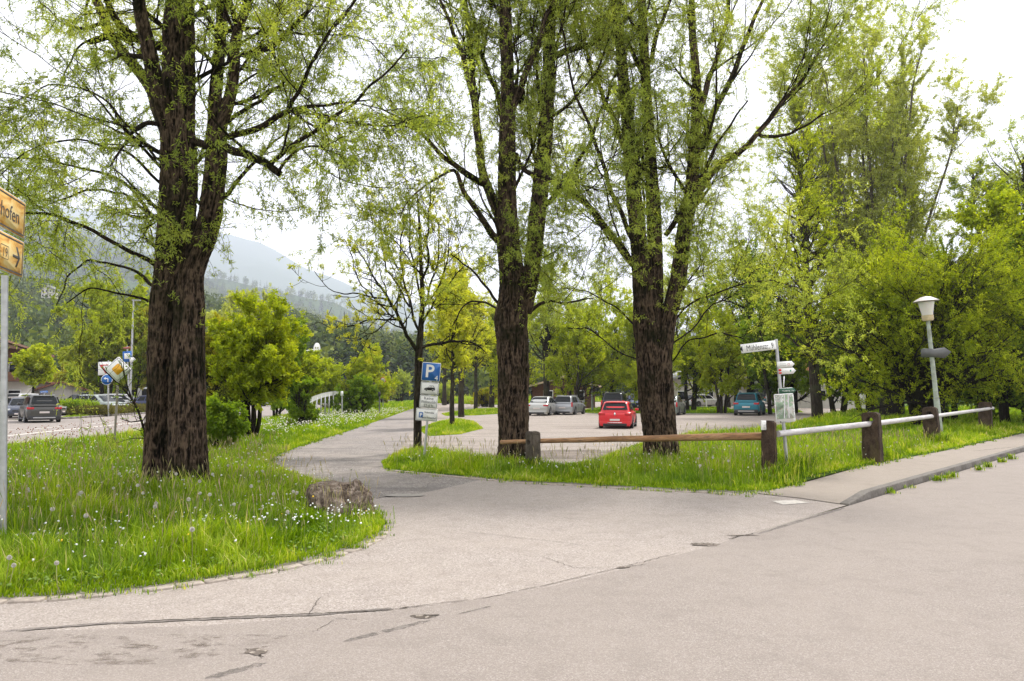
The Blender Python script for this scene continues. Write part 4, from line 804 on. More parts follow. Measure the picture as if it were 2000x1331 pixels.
turf('grass', VERGE_R, 230000, 2, .215, zr, 11, 'bright grass on the right verge round the posts and rails')
for k, q in enumerate(ISL): turf('grass', q, 12000, 5 + k, .16, lambda x, y: .016 + 0 * x, 25, ['short grass on the nearest car park island', 'short grass on the second car park island', 'short grass on the strip behind the parked cars'][k], wk=.9)
turf('grass', VERGE_BACK, 60000, 9, .75, lambda x, y: .012 + 0 * x, 110, 'rough grass beyond the car park', wk=.9)
turf('grass', ISLE, 9000, 15, .25, lambda x, y: .02 + 0 * x, 50, 'short grass strip with kerb beyond the main road on the left', wk=.9)
# grass tufts in the kerb gutter and round the right posts
def tuft(px, py, n, h, seed, z=.03, rad=.04):
    r = np.random.RandomState(seed); c = G(px, py); q = c[:2] + rad * r.randn(n, 2) * [1.6, .6]; a = r.rand(n) * 6.283; H = (h * (.5 + r.rand(n)))[:, None]; le = (.3 + .6 * r.rand(n))[:, None]
    b = np.stack([q[:, 0], q[:, 1], 0 * a + z], -1); wx = np.stack([np.cos(a), np.sin(a), 0 * a], -1); s = np.stack([-np.sin(a), np.cos(a), 0 * a], -1) * .004 * max(1, c[1] / 9); Z = np.array([0, 0, 1.])
    m1 = b + Z * H * .6 + wx * H * le * .3; tp = b + Z * H * (1 - .35 * le) + wx * H * le * .9
    V = np.stack([b - s, b + s, m1 - s * .8, m1 + s * .8, tp], 1).reshape(-1, 3); i = np.arange(n)[:, None] * 5
    return V, [i + np.array([[0, 1, 3, 2]]), i + np.array([[2, 3, 4]])], np.repeat(np.clip(.45 + .35 * r.randn(n), 0, 1), 5)
m = MB()
for k, (px, py, n_, h_) in enumerate([(1733, 966, 60, .10), (1745, 968, 30, .06), (1833, 943, 70, .12), (1850, 938, 60, .10), (1862, 936, 70, .13), (1912, 922, 60, .12), (1930, 916, 60, .14), (1957, 906, 60, .13), (1975, 900, 70, .15), (1779, 957, 25, .07), (738, 1052, 30, .05), (744, 1038, 30, .06), (690, 1076, 60, .07), (640, 1093, 50, .06), (830, 925, 30, .06)]):
    V, fl, v = tuft(px, py, n_, h_, 60 + k); m.add(V, fl, v)
rq = np.random.RandomState(12)
for pts, n_ in (([(-100, 1182), (180, 1165), (300, 1153), (400, 1138), (480, 1125), (560, 1111), (640, 1091), (702, 1071), (740, 1053), (754, 1034), (748, 1012), (724, 990)], 95), ([(750, 918), (820, 924), (900, 932), (1000, 942), (1150, 950), (1300, 959), (1440, 965), (1500, 962)], 110), ([(1500, 962), (1560, 948), (1650, 930), (1740, 910), (1850, 888), (2000, 852)], 130), ([(700, 985), (630, 952), (570, 932), (525, 907), (545, 892), (600, 869), (660, 851), (720, 831)], 120)):
    for k in range(n_):
        i_ = rq.randint(0, len(pts) - 1); f_ = rq.rand(); px = pts[i_][0] * (1 - f_) + pts[i_ + 1][0] * f_; py = pts[i_][1] * (1 - f_) + pts[i_ + 1][1] * f_; g_ = G(px, py)
        V, fl, v = tuft(px + 6 * rq.randn() * 8 / g_[1], py + 5 * rq.randn() * 8 / g_[1], rq.randint(5, 18), .03 + .05 * rq.rand(), 900 + k, .015 + float(hz(g_[0], g_[1])), .035); m.add(V, fl, v)
tag(m.build('weeds', L_grass, None, smooth=False, sharp=None, attr=True), 'small weed tufts growing in the kerb gutter and along the edging stones', 'weeds', None, 'stuff')
m = MB()
for k, (px, py, n_, h_) in enumerate([(1540, 938, 260, .42), (1528, 945, 200, .35), (1560, 930, 200, .36), (1498, 950, 160, .30), (1045, 922, 200, .28), (1020, 921, 150, .26), (970, 912, 100, .22), (1330, 905, 100, .22), (1700, 908, 160, .30), (1722, 908, 160, .32), (1820, 878, 120, .34), (1838, 878, 140, .36), (1930, 848, 120, .4), 
                                      (690, 1022, 60, .22), (600, 985, 150, .32), (290, 962, 120, .2), (430, 955, 160, .3), (255, 950, 160, .3), (195, 990, 200, .42), (230, 975, 150, .42), (160, 1090, 200, .3), (60, 1110, 180, .3), (330, 1040, 200, .34)]):
    V, fl, v = tuft(px, py, n_, h_, 160 + k, .04 + float(hz(*G(px, py)[:2])), .13); m.add(V, fl, v)
tag(m.build('tall_grass', L_grass, None, smooth=False, sharp=None, attr=True), 'arching tufts of taller grass round the posts, trunks and boulder', 'grass', None, 'stuff')

def stalks(name, P, zf, seed, lab):
    r = np.random.RandomState(seed); n = len(P); h = .32 + .34 * r.rand(n); a = r.rand(n) * 6.283; b = np.stack([P[:, 0], P[:, 1], zf(P[:, 0], P[:, 1])], -1); wx = np.stack([np.cos(a), np.sin(a), 0 * a], -1); le = (.05 + .22 * r.rand(n))[:, None]; t = np.array([0, .4, .8, .86, .94, 1.0])
    X = b[:, None] + np.array([0, 0, 1.]) * (h[:, None] * t[None])[..., None] + wx[:, None] * (le * h[:, None] * t[None] ** 2)[..., None]; d = np.maximum(1, np.linalg.norm(P, axis=1) / 9)[:, None]
    R = d * np.array([.0011, .001, .0009, .004, .0035, .0008])[None] * (.7 + .6 * r.rand(n))[:, None]; V, Q = tubes(X, R, 3); v = np.repeat(np.clip(.75 + .3 * r.randn(n), 0, 1), 18)
    return tag(MB().add(V, [Q], v).build(name, L_stalk, None, sharp=None, attr=True), lab, 'grass', None, 'stuff')
L_stalk = leafmat('grass stalk', [(.0, (.16, .22, .05)), (.5, (.30, .30, .10)), (1, (.42, .33, .20))], .2)
# flowers -------------------------------------------------------------------
M_petal = simple('daisy petal', (.80, .80, .78), .7, var=.03); M_gold = simple('yellow petal', (.85, .55, .02), .6, var=.08)
M_fluff = simple('dandelion down', (.66, .63, .56), .9, var=.15, scale=60); M_stem = simple('flower stem', (.25, .24, .09), .7, var=.2)
def ball(c, rr, r):
    bm = bmesh.new(); bmesh.ops.create_icosphere(bm, subdivisions=2, radius=1); V = np.array([v_.co[:] for v_ in bm.verts]); fl = np.array([[v_.index for v_ in f.verts] for f in bm.faces]); bm.free()
    return V * rr * (1 + .12 * r.randn(len(V), 1)) + c, fl
def clock(seed, h, rr):
    r = np.random.RandomState(seed); e = [(0, 0, 0), (.02 * r.randn(), .02 * r.randn(), h * .5), (.04 * r.randn(), .04 * r.randn(), h)]
    a = MB().tube(resample(e, 8), np.linspace(.0035, .0022, 8), 5).mesh('stem', M_stem, True); b = MB(); V, fl = ball(np.array(e[-1]) + [0, 0, rr * .6], rr * .62, r); b.add(V, [fl])
    n = 520; d = unit(r.randn(n, 3)); c = np.array(e[-1]) + [0, 0, rr * .6]; p = c + d * rr * .5; q = c + d * rr * (.85 + .3 * r.rand(n, 1)); s = unit(np.cross(d, r.randn(n, 3))) * rr * .13
    b.add(np.stack([p, q - s, q + s], 1).reshape(-1, 3), [np.arange(3 * n).reshape(-1, 3)]); return a, b.mesh('seed_head', M_fluff, False, None)
CL = [clock(k, .30 + .05 * k, .0175 + .002 * (k % 3)) for k in range(5)]
def place_clock(px, py, zf, lab, grp, k, h=None):
    """px, py: the seed head's pixel; stands on the verge"""
    a, b = CL[k % 5]; hh = .30 + .05 * (k % 5); sc = (h / hh) if h else 1; zt = .04 + hh * sc; g = G(px, py, zt)
    e = empty('dandelion', (g[0], g[1], .03 + float(zf(g[0], g[1]))), k * 1.3, lab, 'dandelion', grp); e.scale = (1, 1, sc)
    for nm, me in (('stem', a), ('seed_head', b)):
        o = bpy.data.objects.new(nm, me); C.objects.link(o); o.parent = e
        if nm == 'seed_head': o.scale = (1, 1, 1 / sc); o.location = (0, 0, (hh) * (1 - 1 / sc))
special = [(378, 966, 'dandelion clock standing on a long reddish stem right of the big willow foot', .45), (406, 966, 'dandelion clock on a leaning stem nearest in front of the big willow right stem', .5), (376, 1031, 'large lone dandelion clock on a curved stem in the foreground grass', .42), (463, 987, 'dandelion clock midway between the big willow and the boulder', .4),
           (50, 926, 'leftmost dandelion clock beside the yellow sign pole', .38), (68, 927, 'second dandelion clock beside the yellow sign pole', .38), (275, 963, 'dandelion clock left below the big willow foot', .4), (300, 988, 'half blown dandelion clock left of the tall foreground clock', .35), (120, 1102, 'dandelion clock low among the foreground grass near the verge edge', .25),
           (12, 1092, 'dandelion clock at the left picture edge above the edging stones', .25), (12, 1110, 'lower dandelion clock at the left picture edge', .2), (528, 965, 'dandelion clock just left of the boulder', .35), (571, 962, 'dandelion clock behind the left shoulder of the boulder', .35)]
for k, (x, y, lab, h) in enumerate(special): place_clock(x, y, lambda a, b: 0, lab, None, k, h)
r = np.random.RandomState(77)
def scatter(poly, n, ang=.8, far=40, near=3, w=1.0):
    A = np.array([p[:2] for p in poly]); o = []; c = 0
    while c < n:
        q = A.min(0) + (A.max(0) - A.min(0)) * r.rand(60000, 2); d = np.linalg.norm(q, axis=1); q = q[(d < far) & (d > near) & (np.abs(q[:, 0]) / q[:, 1] < ang) & (r.rand(len(q)) < (near / d) ** w)]; q = q[inpoly(q, poly)]; q = q[edgedist(q, poly) > .12]; o.append(q); c += len(q)
    return np.concatenate(o)[:n]
fa = [p for p in scatter(VERGE_L, 40, .72, 20, 8, .6)]; fb = [p for p in scatter(VERGE_R, 32, .6, 26, 12, 1.0) if p[0] > 1]
for grp, L_, lab in (('dandelion clocks on the left verge', fa, 'small white dandelion clock on a thin stem among the left verge grass'), ('dandelion clocks on the right verge', fb, 'small white dandelion clock on a thin stem among the grass behind the rails')):
    for k, p in enumerate(L_):
        a, b = CL[k % 5]; e = empty('dandelion', (p[0], p[1], .02 + float(hz(*p)) if grp.endswith('right verge') else .03), k * 1.7, lab, 'dandelion', grp)
        for nm, me in (('stem', a), ('seed_head', b)): o = bpy.data.objects.new(nm, me); C.objects.link(o); o.parent = e
def flowers(name, P, zf, hr, size, mat, lab, seed, up=.6):
    r = np.random.RandomState(seed); n = len(P); z = zf(P[:, 0], P[:, 1]) + hr[0] + (hr[1] - hr[0]) * r.rand(n); c = np.stack([P[:, 0], P[:, 1], z], -1); nn = unit(np.stack([.5 * r.randn(n), .5 * r.randn(n) - .4, np.full(n, up)], -1)); A = unit(np.cross(nn, r.randn(n, 3))); B = np.cross(nn, A)
    a = np.arange(8) / 8 * 6.283; rad = size * (.75 + .5 * r.rand(n))[:, None, None] * np.where(np.arange(8) % 2, .72, 1.0)[None, :, None]
    ring = c[:, None] + rad * (A[:, None] * np.cos(a)[None, :, None] + B[:, None] * np.sin(a)[None, :, None]) ; V = np.concatenate([ring, (c + nn * size * .35)[:, None], (c - nn * size * .3)[:, None]], 1).reshape(-1, 3); i = np.arange(n)[:, None] * 10
    fs = np.concatenate([np.concatenate([i + np.array([[k, (k + 1) % 8, 8]]), i + np.array([[(k + 1) % 8, k, 9]])]) for k in range(8)])
    return tag(MB().add(V, [fs]).build(name, mat, None, smooth=False, sharp=None), lab, 'flowers', None, 'stuff')
stalks('grass_stalks', scatter(VERGE_L, 1500, .75, 24, 5.5, .8), zl, 41, 'thin straw coloured seed stalks standing above the left verge grass')
stalks('grass_stalks', scatter(VERGE_R, 1100, .62, 26, 11, .5), zr, 42, 'thin straw coloured seed stalks standing above the right verge grass')
dz = []
rr = np.random.RandomState(5)
for (px, py, n_, sx) in [(640, 1040, 26, .35), (680, 1030, 20, .3), (545, 1020, 28, .4), (430, 1045, 16, .35), (470, 1050, 12, .3), (600, 1052, 14, .3), (395, 1065, 10, .3), (300, 1070, 8, .4), (560, 1005, 12, .3), (120, 1090, 6, .4), (90, 1075, 10, .3), (700, 1045, 12, .2)]:
    dz.append(G(px, py)[:2] + rr.randn(n_, 2) * [sx, sx * .6])
dz = np.concatenate(dz + [scatter(VERGE_L, 220, .75, 18, 5, 1.0)]); dz = dz[inpoly(dz, VERGE_L) & (edgedist(dz, VERGE_L) > .08)]
flowers('daisies', dz, zl, (.12, .24), .016, M_petal, 'tiny white daisies dotted over the left verge', 1)
lanefl = scatter(gp([(470, 850), (560, 860), (700, 835), (840, 795), (800, 790), (690, 800), (600, 822), (520, 830)]), 1500, .5, 70, 20, .8)
flowers('white_wildflowers', lanefl, zl, (.15, .5), .035, simple('creamy flower', (.66, .64, .52), .8, var=.1), 'froth of creamy white wildflowers along the left side of the lane', 2, .3)
flowers('white_wildflowers', np.concatenate([scatter(VERGE_R, 420, .62, 26, 12, .6)]), zr, (.15, .34), .017, simple('off white flower', (.62, .62, .52), .8, var=.1), 'small whitish flower heads in the grass behind the rails', 3, .3)
flowers('white_wildflowers', scatter(VERGE_L, 500, .75, 26, 12, .2), zl, (.22, .40), .018, simple('off white flower', (.62, .62, .52), .8, var=.1), 'small whitish flower heads in the far part of the left verge', 33, .3)
flowers('buttercups', np.concatenate([scatter(VERGE_L, 70, .75, 26, 7, .4), G(1190, 880)[:2] + rr.randn(20, 2) * [.7, .4], G(745, 1045)[:2] + [[-.2, .05]]]), zl, (.12, .3), .014, M_gold, 'scattered yellow buttercups in the grass', 4)
flowers('sorrel', scatter(gp([(-100, 880), (40, 880), (150, 868), (280, 852), (280, 872), (150, 888), (-100, 905)]), 420, .8, 40, 15, .2), zl, (.35, .75), .02, simple('reddish seed head', (.28, .14, .10), .9, var=.2), 'reddish seed heads of tall grass along the main road edge', 6, .2)
flowers('dandelion_leaves', scatter(VERGE_L, 900, .75, 9.5, 5, .5), zl, (.02, .09), .022, simple('broad weed leaf', (.13, .22, .012), .6, var=.3, scale=4), 'broad weed leaves low in the near left verge', 8, 1.2)
# ------------------------------------------------------------------ boulder, posts, rails
def rockmat():
    m, t, o = newmat('weathered limestone'); n = noise(t, 5, 8, .72, sc3=(1.8, 1.8, .8), dist=.4); n2 = noise(t, 22, 6, .7); n3 = noise(t, 3, 4, .6)
    c = ramp(t, n, [(.34, (.022, .016, .011)), (.5, (.115, .085, .064)), (.66, (.27, .22, .18))]); c = mixc(t, math_(t, 'MULTIPLY', ramp(t, n2, [(.58, (0, 0, 0)), (.68, (1, 1, 1))]), .55), c, (.46, .42, .36))
    c = mixc(t, math_(t, 'MULTIPLY', ramp(t, n3, [(.6, (0, 0, 0)), (.7, (1, 1, 1))]), .5), c, (.09, .08, .045)); surf(t, o, c, .95, 0, math_(t, 'ADD', n, n2), .8, .02, .2); return m
def boulder():
    g = G(660, 1012); bm = bmesh.new(); bmesh.ops.create_icosphere(bm, subdivisions=7, radius=1); V = np.array([v.co[:] for v in bm.verts]); fl = np.array([[v.index for v in f.verts] for f in bm.faces]); bm.free()
    P = np.sign(V) * np.abs(V) ** np.array([.62, .7, .55]); P = P * [.47, .38, .60]; P[:, 0] += .10 * (P[:, 2]) * (P[:, 0] > 0) * -1 ; P[:, 2] += .05 * np.sin(P[:, 0] * 6 + .8)
    rp = np.random.RandomState(9)
    for _ in range(22):
        n_ = unit(rp.randn(3) * [1, 1, .8]); dd = (.70 + .16 * rp.rand()) * np.abs((P @ n_)).max(); ex = np.maximum(0, P @ n_ - dd); P = P - ex[:, None] * n_[None] * .93
    d = unit(V); a = P[:, 0] * 3.4 + .9 * fbm(P * 3 + 3, 3) + P[:, 2] * .8; cr = np.abs(((a / 1.15) % 1) - .5) * 2; groove = np.exp(-((1 - cr) / .12) ** 2)
    b = P[:, 2] * 9 + 1.5 * fbm(P * 2.5 + 20, 3); cb = np.abs((b % 1) - .5) * 2; led = np.exp(-((1 - cb) / .2) ** 2)
    dis = .15 * (fbm(P * 4.5 + 1, 5) - .5) + .06 * (fbm(P * 17, 4) - .5) - .035 * groove - .006 * led; P = P + d * dis[:, None]
    P[:, 2] = np.minimum(P[:, 2], .43 + .06 * (fbm(P * 4 + 9, 3) - .5) + .05 * (P[:, 0] > .18) * 1.0)
    o = MB().add(P, [fl]).build('boulder', rockmat(), None, sharp=None); o.location = (g[0], g[1] + .1, 0.02); tag(o, 'brown weathered limestone boulder at the corner of the left verge by the lane', 'boulder')
boulder()
def postmat(name, a, b, lich=(.20, .19, .10), li=.5):
    m, t, o = newmat(name); n = noise(t, 7, 7, .75, sc3=(1, 1, .5)); n2 = noise(t, 3.0, 5, .7, sc3=(1, 1, .35)); n3 = noise(t, 60, 3, .7)
    c = ramp(t, n, [(.35, a), (.65, b)]); c = mixc(t, math_(t, 'MULTIPLY', ramp(t, n2, [(.52, (0, 0, 0)), (.66, (1, 1, 1))]), li), c, lich); c = mixc(t, math_(t, 'MULTIPLY', ramp(t, n3, [(.6, (0, 0, 0)), (.7, (1, 1, 1))]), .35), c, (.30, .28, .25))
    surf(t, o, c, .95, 0, math_(t, 'ADD', n, n3), .8, .012, .2); return m
M_stone = postmat('old concrete post', (.022, .014, .009), (.095, .065, .045), (.13, .11, .04), .45); M_stone2 = postmat('grey concrete post', (.04, .033, .026), (.14, .115, .092), (.09, .065, .03), .5)
M_wpost = postmat('weathered timber post', (.018, .011, .008), (.085, .055, .038), (.34, .20, .02), .55)
def logmat():
    m, t, o = newmat('peeled log'); n = noise(t, 4, 6, .7, sc3=(.35, 3, 3)); n2 = noise(t, 14, 5, .7, sc3=(.35, 3, 3)); c = ramp(t, n, [(.3, (.11, .055, .03)), (.5, (.30, .16, .075)), (.7, (.46, .29, .16))])
    c = mixc(t, math_(t, 'MULTIPLY', ramp(t, n2, [(.52, (0, 0, 0)), (.62, (1, 1, 1))]), .75), c, (.10, .065, .05)); surf(t, o, c, .8, 0, n2, .6, .01, .3); return m
def slab(name, px, py, toppx, wx, wy, hole, mat, lab, yaw, zb=0.0, lean=0.0, cat='post', grp=None, taper=.9, holez=None, rr=.6):
    """a post with rounded top; outline in local XZ with a real opening for the rail running along local Y"""
    g = G(px, py, zb); H = PT(px, toppx, g[1])[2] - zb; w2 = wx / 2; out = [(-w2, -.25), (-w2 * .97, H * .5), (-w2 * taper, H - wx * .22)]
    for k in range(7): a = math.pi - k / 6 * math.pi; out.append((w2 * taper * math.cos(a) * (1 if abs(math.cos(a)) < .99 else .99), H - wx * .22 + wx * .22 * math.sin(a) ** rr))
    out += [(w2 * taper, H - wx * .22 - .001), (w2 * .97, H * .5), (w2, -.25)]
    bm = bmesh.new(); hz_ = holez if holez else H - .30; hv = [bm.verts.new((hole * math.cos(a), 0, hz_ + hole * 1.05 * math.sin(a))) for a in np.arange(16) / 16 * 6.2832] if hole else []
    ov = [bm.verts.new((x, 0, z)) for x, z in out]; es = [bm.edges.new((ov[i], ov[(i + 1) % len(ov)])) for i in range(len(ov))]
    if hole: es += [bm.edges.new((hv[i], hv[(i + 1) % 16])) for i in range(16)]
    bmesh.ops.triangle_fill(bm, use_beauty=True, edges=es); fs = bm.faces[:]; ex = bmesh.ops.extrude_face_region(bm, geom=fs); nv = [v for v in ex['geom'] if isinstance(v, bmesh.types.BMVert)]
    for v in nv: v.co.y += wy / 2
    for v in bm.verts:
        if v not in nv: v.co.y -= wy / 2
    bmesh.ops.recalc_face_normals(bm, faces=bm.faces[:]); bmesh.ops.bevel(bm, geom=[e for e in bm.edges if len(e.link_faces) == 2 and e.calc_face_angle(0) > .9], offset=.022, segments=2, affect='EDGES')
    bmesh.ops.triangulate(bm, faces=bm.faces[:]); bmesh.ops.subdivide_edges(bm, edges=[e for e in bm.edges if e.calc_length() > .07], cuts=3, use_grid_fill=True); bmesh.ops.triangulate(bm, faces=bm.faces[:])
    V = np.array([v.co[:] for v in bm.verts]); fl = np.array([[v.index for v in f.verts] for f in bm.faces]); bm.free()
    V += (np.stack([fbm(V * 9 + 3 * j + px, 4) for j in range(3)], -1) - .5) * .035
    o = MB().add(V, [fl]).build(name, mat, None, sharp=28); o.location = g; o.rotation_euler = (0, lean, yaw); return tag(o, lab, cat, grp), g, H
rd = G(1925, 846) - G(1502, 938); ry = math.atan2(rd[1], rd[0]) - math.pi / 2        # local +Y along the rail
rl = G(1502, 938) - G(1040, 920); ry1 = math.atan2(rl[1], rl[0]) - math.pi / 2
pg = 'fence posts along the right verge'
p1 = slab('fence_post', 1041, 920, 842, .30, .24, .045, M_stone2, 'grey concrete fence post with rounded top in front of the middle willow', ry1 + .95, 0, 0, grp=pg, holez=.62)
p2 = slab('fence_post', 1503, 940, 822, .27, .25, 0, M_wpost, 'dark timber fence post with yellow lichen where the log meets the steel rail', ry + .2, .0, .01, grp=pg, rr=.25)
p3 = slab('fence_post', 1705, 905, 805, .40, .30, .075, M_stone, 'dark stone fence post nearest to the pavement ramp, first to hold the steel rail', ry, .09, 0, grp=pg, holez=.99)
p4 = slab('fence_post', 1822, 870, 795, .44, .34, .08, M_stone, 'dark stone fence post just in front of the street lamp', ry, .09, -.03, grp=pg, holez=.97)
p5 = slab('fence_post', 1925, 846, 785, .48, .38, .085, M_stone, 'farthest stone fence post at the end of the steel rail', ry, .09, .03, grp=pg, holez=1.0)
M_log = logmat(); 
def railmat():
    m, t, o = newmat('painted steel rail'); n = noise(t, 3, 7, .75, sc3=(.5, 3, 3)); n2 = noise(t, 16, 5, .7, sc3=(.6, 2, 2)); c = ramp(t, n, [(.3, (.34, .31, .30)), (.55, (.52, .49, .49)), (.75, (.58, .55, .54))])
    c = mixc(t, math_(t, 'MULTIPLY', ramp(t, n2, [(.58, (0, 0, 0)), (.66, (1, 1, 1))]), .7), c, (.20, .15, .12)); surf(t, o, c, .55, 0, n2, .3, .003); return m
M_rail = railmat()
def bar(name, a, b, r0, r1, mat, lab, cat, seed, wob=.0, n=16, capr=True):
    A, B = np.array(a), np.array(b); ln = np.linalg.norm(B - A); K = max(10, int(ln / .05)); X = np.linspace(0, ln, K); P = np.stack([X, 0 * X, 0 * X], -1)
    P[:, 1:] += wob * (np.stack([fbm(np.stack([X * .7 + seed + 9 * j, 0 * X, 0 * X], -1), 3) for j in range(2)], -1) - .5)
    V, Q = tubes(P[None], np.linspace(r0, r1, K)[None], n); c = V.reshape(K, n, 3)
    if wob: f = 1 + .22 * (fbm(np.stack([c[..., 0] * 3, c[..., 1] * 14 + seed, c[..., 2] * 14], -1), 4) - .5); c[..., 1:] = P[:, None, 1:] + (c[..., 1:] - P[:, None, 1:]) * f[..., None]
    m = MB().add(c.reshape(-1, 3), [Q, list(range(n))[::-1], list(range((K - 1) * n, K * n))]); o = m.build(name, mat, None, sharp=60); o.location = A
    d = Vector(B - A); o.rotation_euler = d.to_track_quat('X', 'Z').to_euler(); return tag(o, lab, cat)
Y1, Y2, Y3, Y4, Y5 = p1[1][1], p2[1][1], p3[1][1], p4[1][1], p5[1][1]
bar('fence_rail', PT(978, 865.5, Y1 + .45), PT(1489, 851, Y2 + .12), .046, .078, M_log, 'peeled brown log rail running from the grey concrete post to the timber corner post', 'rail', 3, .07)
bar('fence_rail', PT(1519, 848, Y2 + .05), PT(1706, 827.5, Y3 + .08), .062, .062, M_rail, 'pale round steel rail between the timber corner post and the first stone post', 'rail', 5)
bar('fence_rail', PT(1712, 827.4, Y3 + .16), PT(1822, 813.3, Y4), .062, .062, M_rail, 'pale round steel rail between the two stone posts left of the lamp', 'rail', 6)
bar('fence_rail', PT(1828, 813, Y4 + .15), PT(1939, 797.5, Y5 + .35), .062, .062, M_rail, 'pale round steel rail ending just past the farthest stone post', 'rail', 7)
bar('fence_rail', PT(1519, 848, Y2 + .05), PT(1519.5, 848, Y2 + .052), .062, .062, M_rail, 'x', 'rail', 6) if False else None
M_wh = simple('white enamel', (.78, .77, .75), .5, var=.05); M_zinc = simple('galvanised steel', (.42, .42, .42), .5, .6, var=.18, scale=10); M_blk = simple('black print', (.02, .02, .022), .6, var=.05); M_grey = simple('grey plate back', (.13, .13, .13), .6, .3)
M_blue = simple('sign blue', (.01, .11, .38), .45, var=.06); M_red = simple('sign red', (.55, .03, .03), .45, var=.08); M_grn = simple('sign green', (.03, .10, .06), .5, var=.08); M_yelw = simple('lichen yellow', (.62, .40, .03), .6)

# ------------------------------------------------------------------ lettering
def textmesh(s, h, mat, wmax=None, bold=0.0, align='CENTER', squeeze=1.0):
    cu = bpy.data.curves.new('t', 'FONT'); cu.body = s; cu.align_x = align; cu.align_y = 'CENTER'; cu.size = 1; cu.offset = bold; cu.extrude = .0; cu.resolution_u = 3
    ob = bpy.data.objects.new('t', cu); C.objects.link(ob); bpy.context.view_layer.update(); dg = bpy.context.evaluated_depsgraph_get(); me = bpy.data.meshes.new_from_object(ob.evaluated_get(dg)); bpy.data.objects.remove(ob)
    V = np.array([v.co[:] for v in me.vertices]); fl = [list(p.vertices) for p in me.polygons]; bpy.data.meshes.remove(me)
    hh = V[:, 1].max() - V[:, 1].min(); k = h / hh; X = V[:, 0] * k * squeeze; 
    if wmax and X.max() - X.min() > wmax: X *= wmax / (X.max() - X.min())
    Z = (V[:, 1] - (V[:, 1].max() + V[:, 1].min()) / 2) * k
    return np.stack([X, 0 * X, Z], -1), fl
def text(parent, s, h, x, z, y, mat, name='lettering', **k):
    V, fl = textmesh(s, h, mat, **k); m = MB().add(V + [x, y, z], fl); return m.build(name, mat, parent, smooth=False)
def rrect(w, h, r, n=5):
    o = []
    for cx_, cz_, a0 in ((w / 2 - r, h / 2 - r, 0), (-w / 2 + r, h / 2 - r, 90), (-w / 2 + r, -h / 2 + r, 180), (w / 2 - r, -h / 2 + r, 270)):
        for k in range(n): a = math.radians(a0 + 90 * k / (n - 1)); o.append((cx_ + r * math.cos(a), cz_ + r * math.sin(a)))
    return o
def frame(m, w, h, r, t, y0, y1):
    a = rrect(w, h, r); b = rrect(w - 2 * t, h - 2 * t, max(.002, r - t)); n = len(a)
    V = [(p[0], y0, p[1]) for p in a] + [(p[0], y0, p[1]) for p in b]; m.add(V, [np.array([[i, (i + 1) % n, (i + 1) % n + n, i + n] for i in range(n)])])
def plate(parent, name, w, h, x, z, y, mat, r=.02, th=.004, rim=None, rimmat=None, edge=.012):
    m = MB().prism([(p[0] + x, p[1] + z) for p in rrect(w, h, r)], y, y + th); o = m.build(name, mat, parent, smooth=False)
    if rim:
        q = MB(); frame(q, w - 2 * edge, h - 2 * edge, r * .8, rim, y - .0015, 0)
        q.V[0] = q.V[0] + [x, 0, z]; q.build('border', rimmat, o, smooth=False)
    return o
def signpost(name, base, top, lab, yaw=0.0, z0=0.0, cat='sign'):
    """base/top pixels of the pole at the base's distance -> tilted root (local z along the pole), height"""
    b = G(*base, z0); t = PT(top[0], top[1], b[1]); d = Vector(t - b); e = empty(name, b, 0, lab, cat); e.rotation_mode = 'QUATERNION'
    q = Vector((0, 0, 1)).rotation_difference(d); e.rotation_quaternion = q @ Matrix.Rotation(yaw, 3, 'Z').to_quaternion(); return e, d.length, b[1]

e, H, Yp = signpost('parking_sign', (828, 900), (844, 708), 'leaning pole with blue P sign and three white plates below it, beside the lane', -.06, .03)
k = Yp / F; MB().tube([(0, 0, -.25), (0, 0, H - .02)], [.030, .030], 14).build('pole', M_zinc, e)
z = lambda py: H * (900 - py) / (900 - 708)
pp = plate(e, 'parking_plate', 36.5 * k, 36 * k, .002, z(727), -.042, M_wh, .03); MB().prism([(x_ + .002, z_ + z(727)) for x_, z_ in rrect(36.5 * k - .024, 36 * k - .024, .025)], -.0445, -.0425).build('blue_field', M_blue, pp, smooth=False)
text(pp, 'P', 25 * k, -.035, z(725.5), -.047, M_wh, bold=.02); text(pp, '4', 9.5 * k, .148, z(738.5), -.047, M_wh)
pc = plate(e, 'car_plate', 35.5 * k, 24.5 * k, .0, z(759.5), -.042, M_wh, .02, rim=.009, rimmat=M_blk)
cc = [(-.80, -.16), (-.80, .02), (-.62, .12), (-.30, .20), (-.02, .50), (.55, .52), (.76, .22), (.82, .04), (.82, -.16), (.66, -.20), (.60, -.05), (.47, -.02), (.36, -.10), (.34, -.20), (-.32, -.20), (-.36, -.08), (-.48, -.02), (-.60, -.08), (-.64, -.20)]
q = MB(); q.prism([(x_ * .168, z_ * .168 + z(760.5)) for x_, z_ in cc][::-1], -.0465, -.0445)
for s_ in (-.49, .48): q.prism([(s_ * .168 + .021 * math.cos(a), -.19 * .168 + z(760.5) + .021 * math.sin(a)) for a in np.arange(16) / 16 * 6.283], -.0468, -.0445)
q.build('car_pictogram', M_blk, pc, smooth=False)
q = MB()
for pts in ([(-.24, .22), (-.02, .42), (.17, .43), (.17, .23)], [(.22, .23), (.22, .43), (.52, .44), (.66, .23)]): q.prism([(x_ * .168, z_ * .168 + z(760.5)) for x_, z_ in pts][::-1], -.048, -.047)
q.build('pictogram_window', M_wh, pc, smooth=False)
pk = plate(e, 'text_plate', 35 * k, 24.5 * k, .0, z(785.5), -.042, M_wh, .02, rim=.008, rimmat=M_blk)
for s_, y_ in (('Keine', 778.8), ('Wohnmobile', 786), ('22-6 h', 793)): text(pk, s_, 5.6 * k if s_ != '22-6 h' else 5.0 * k, 0, z(y_), -.046, M_blk, wmax=29 * k, bold=.0)
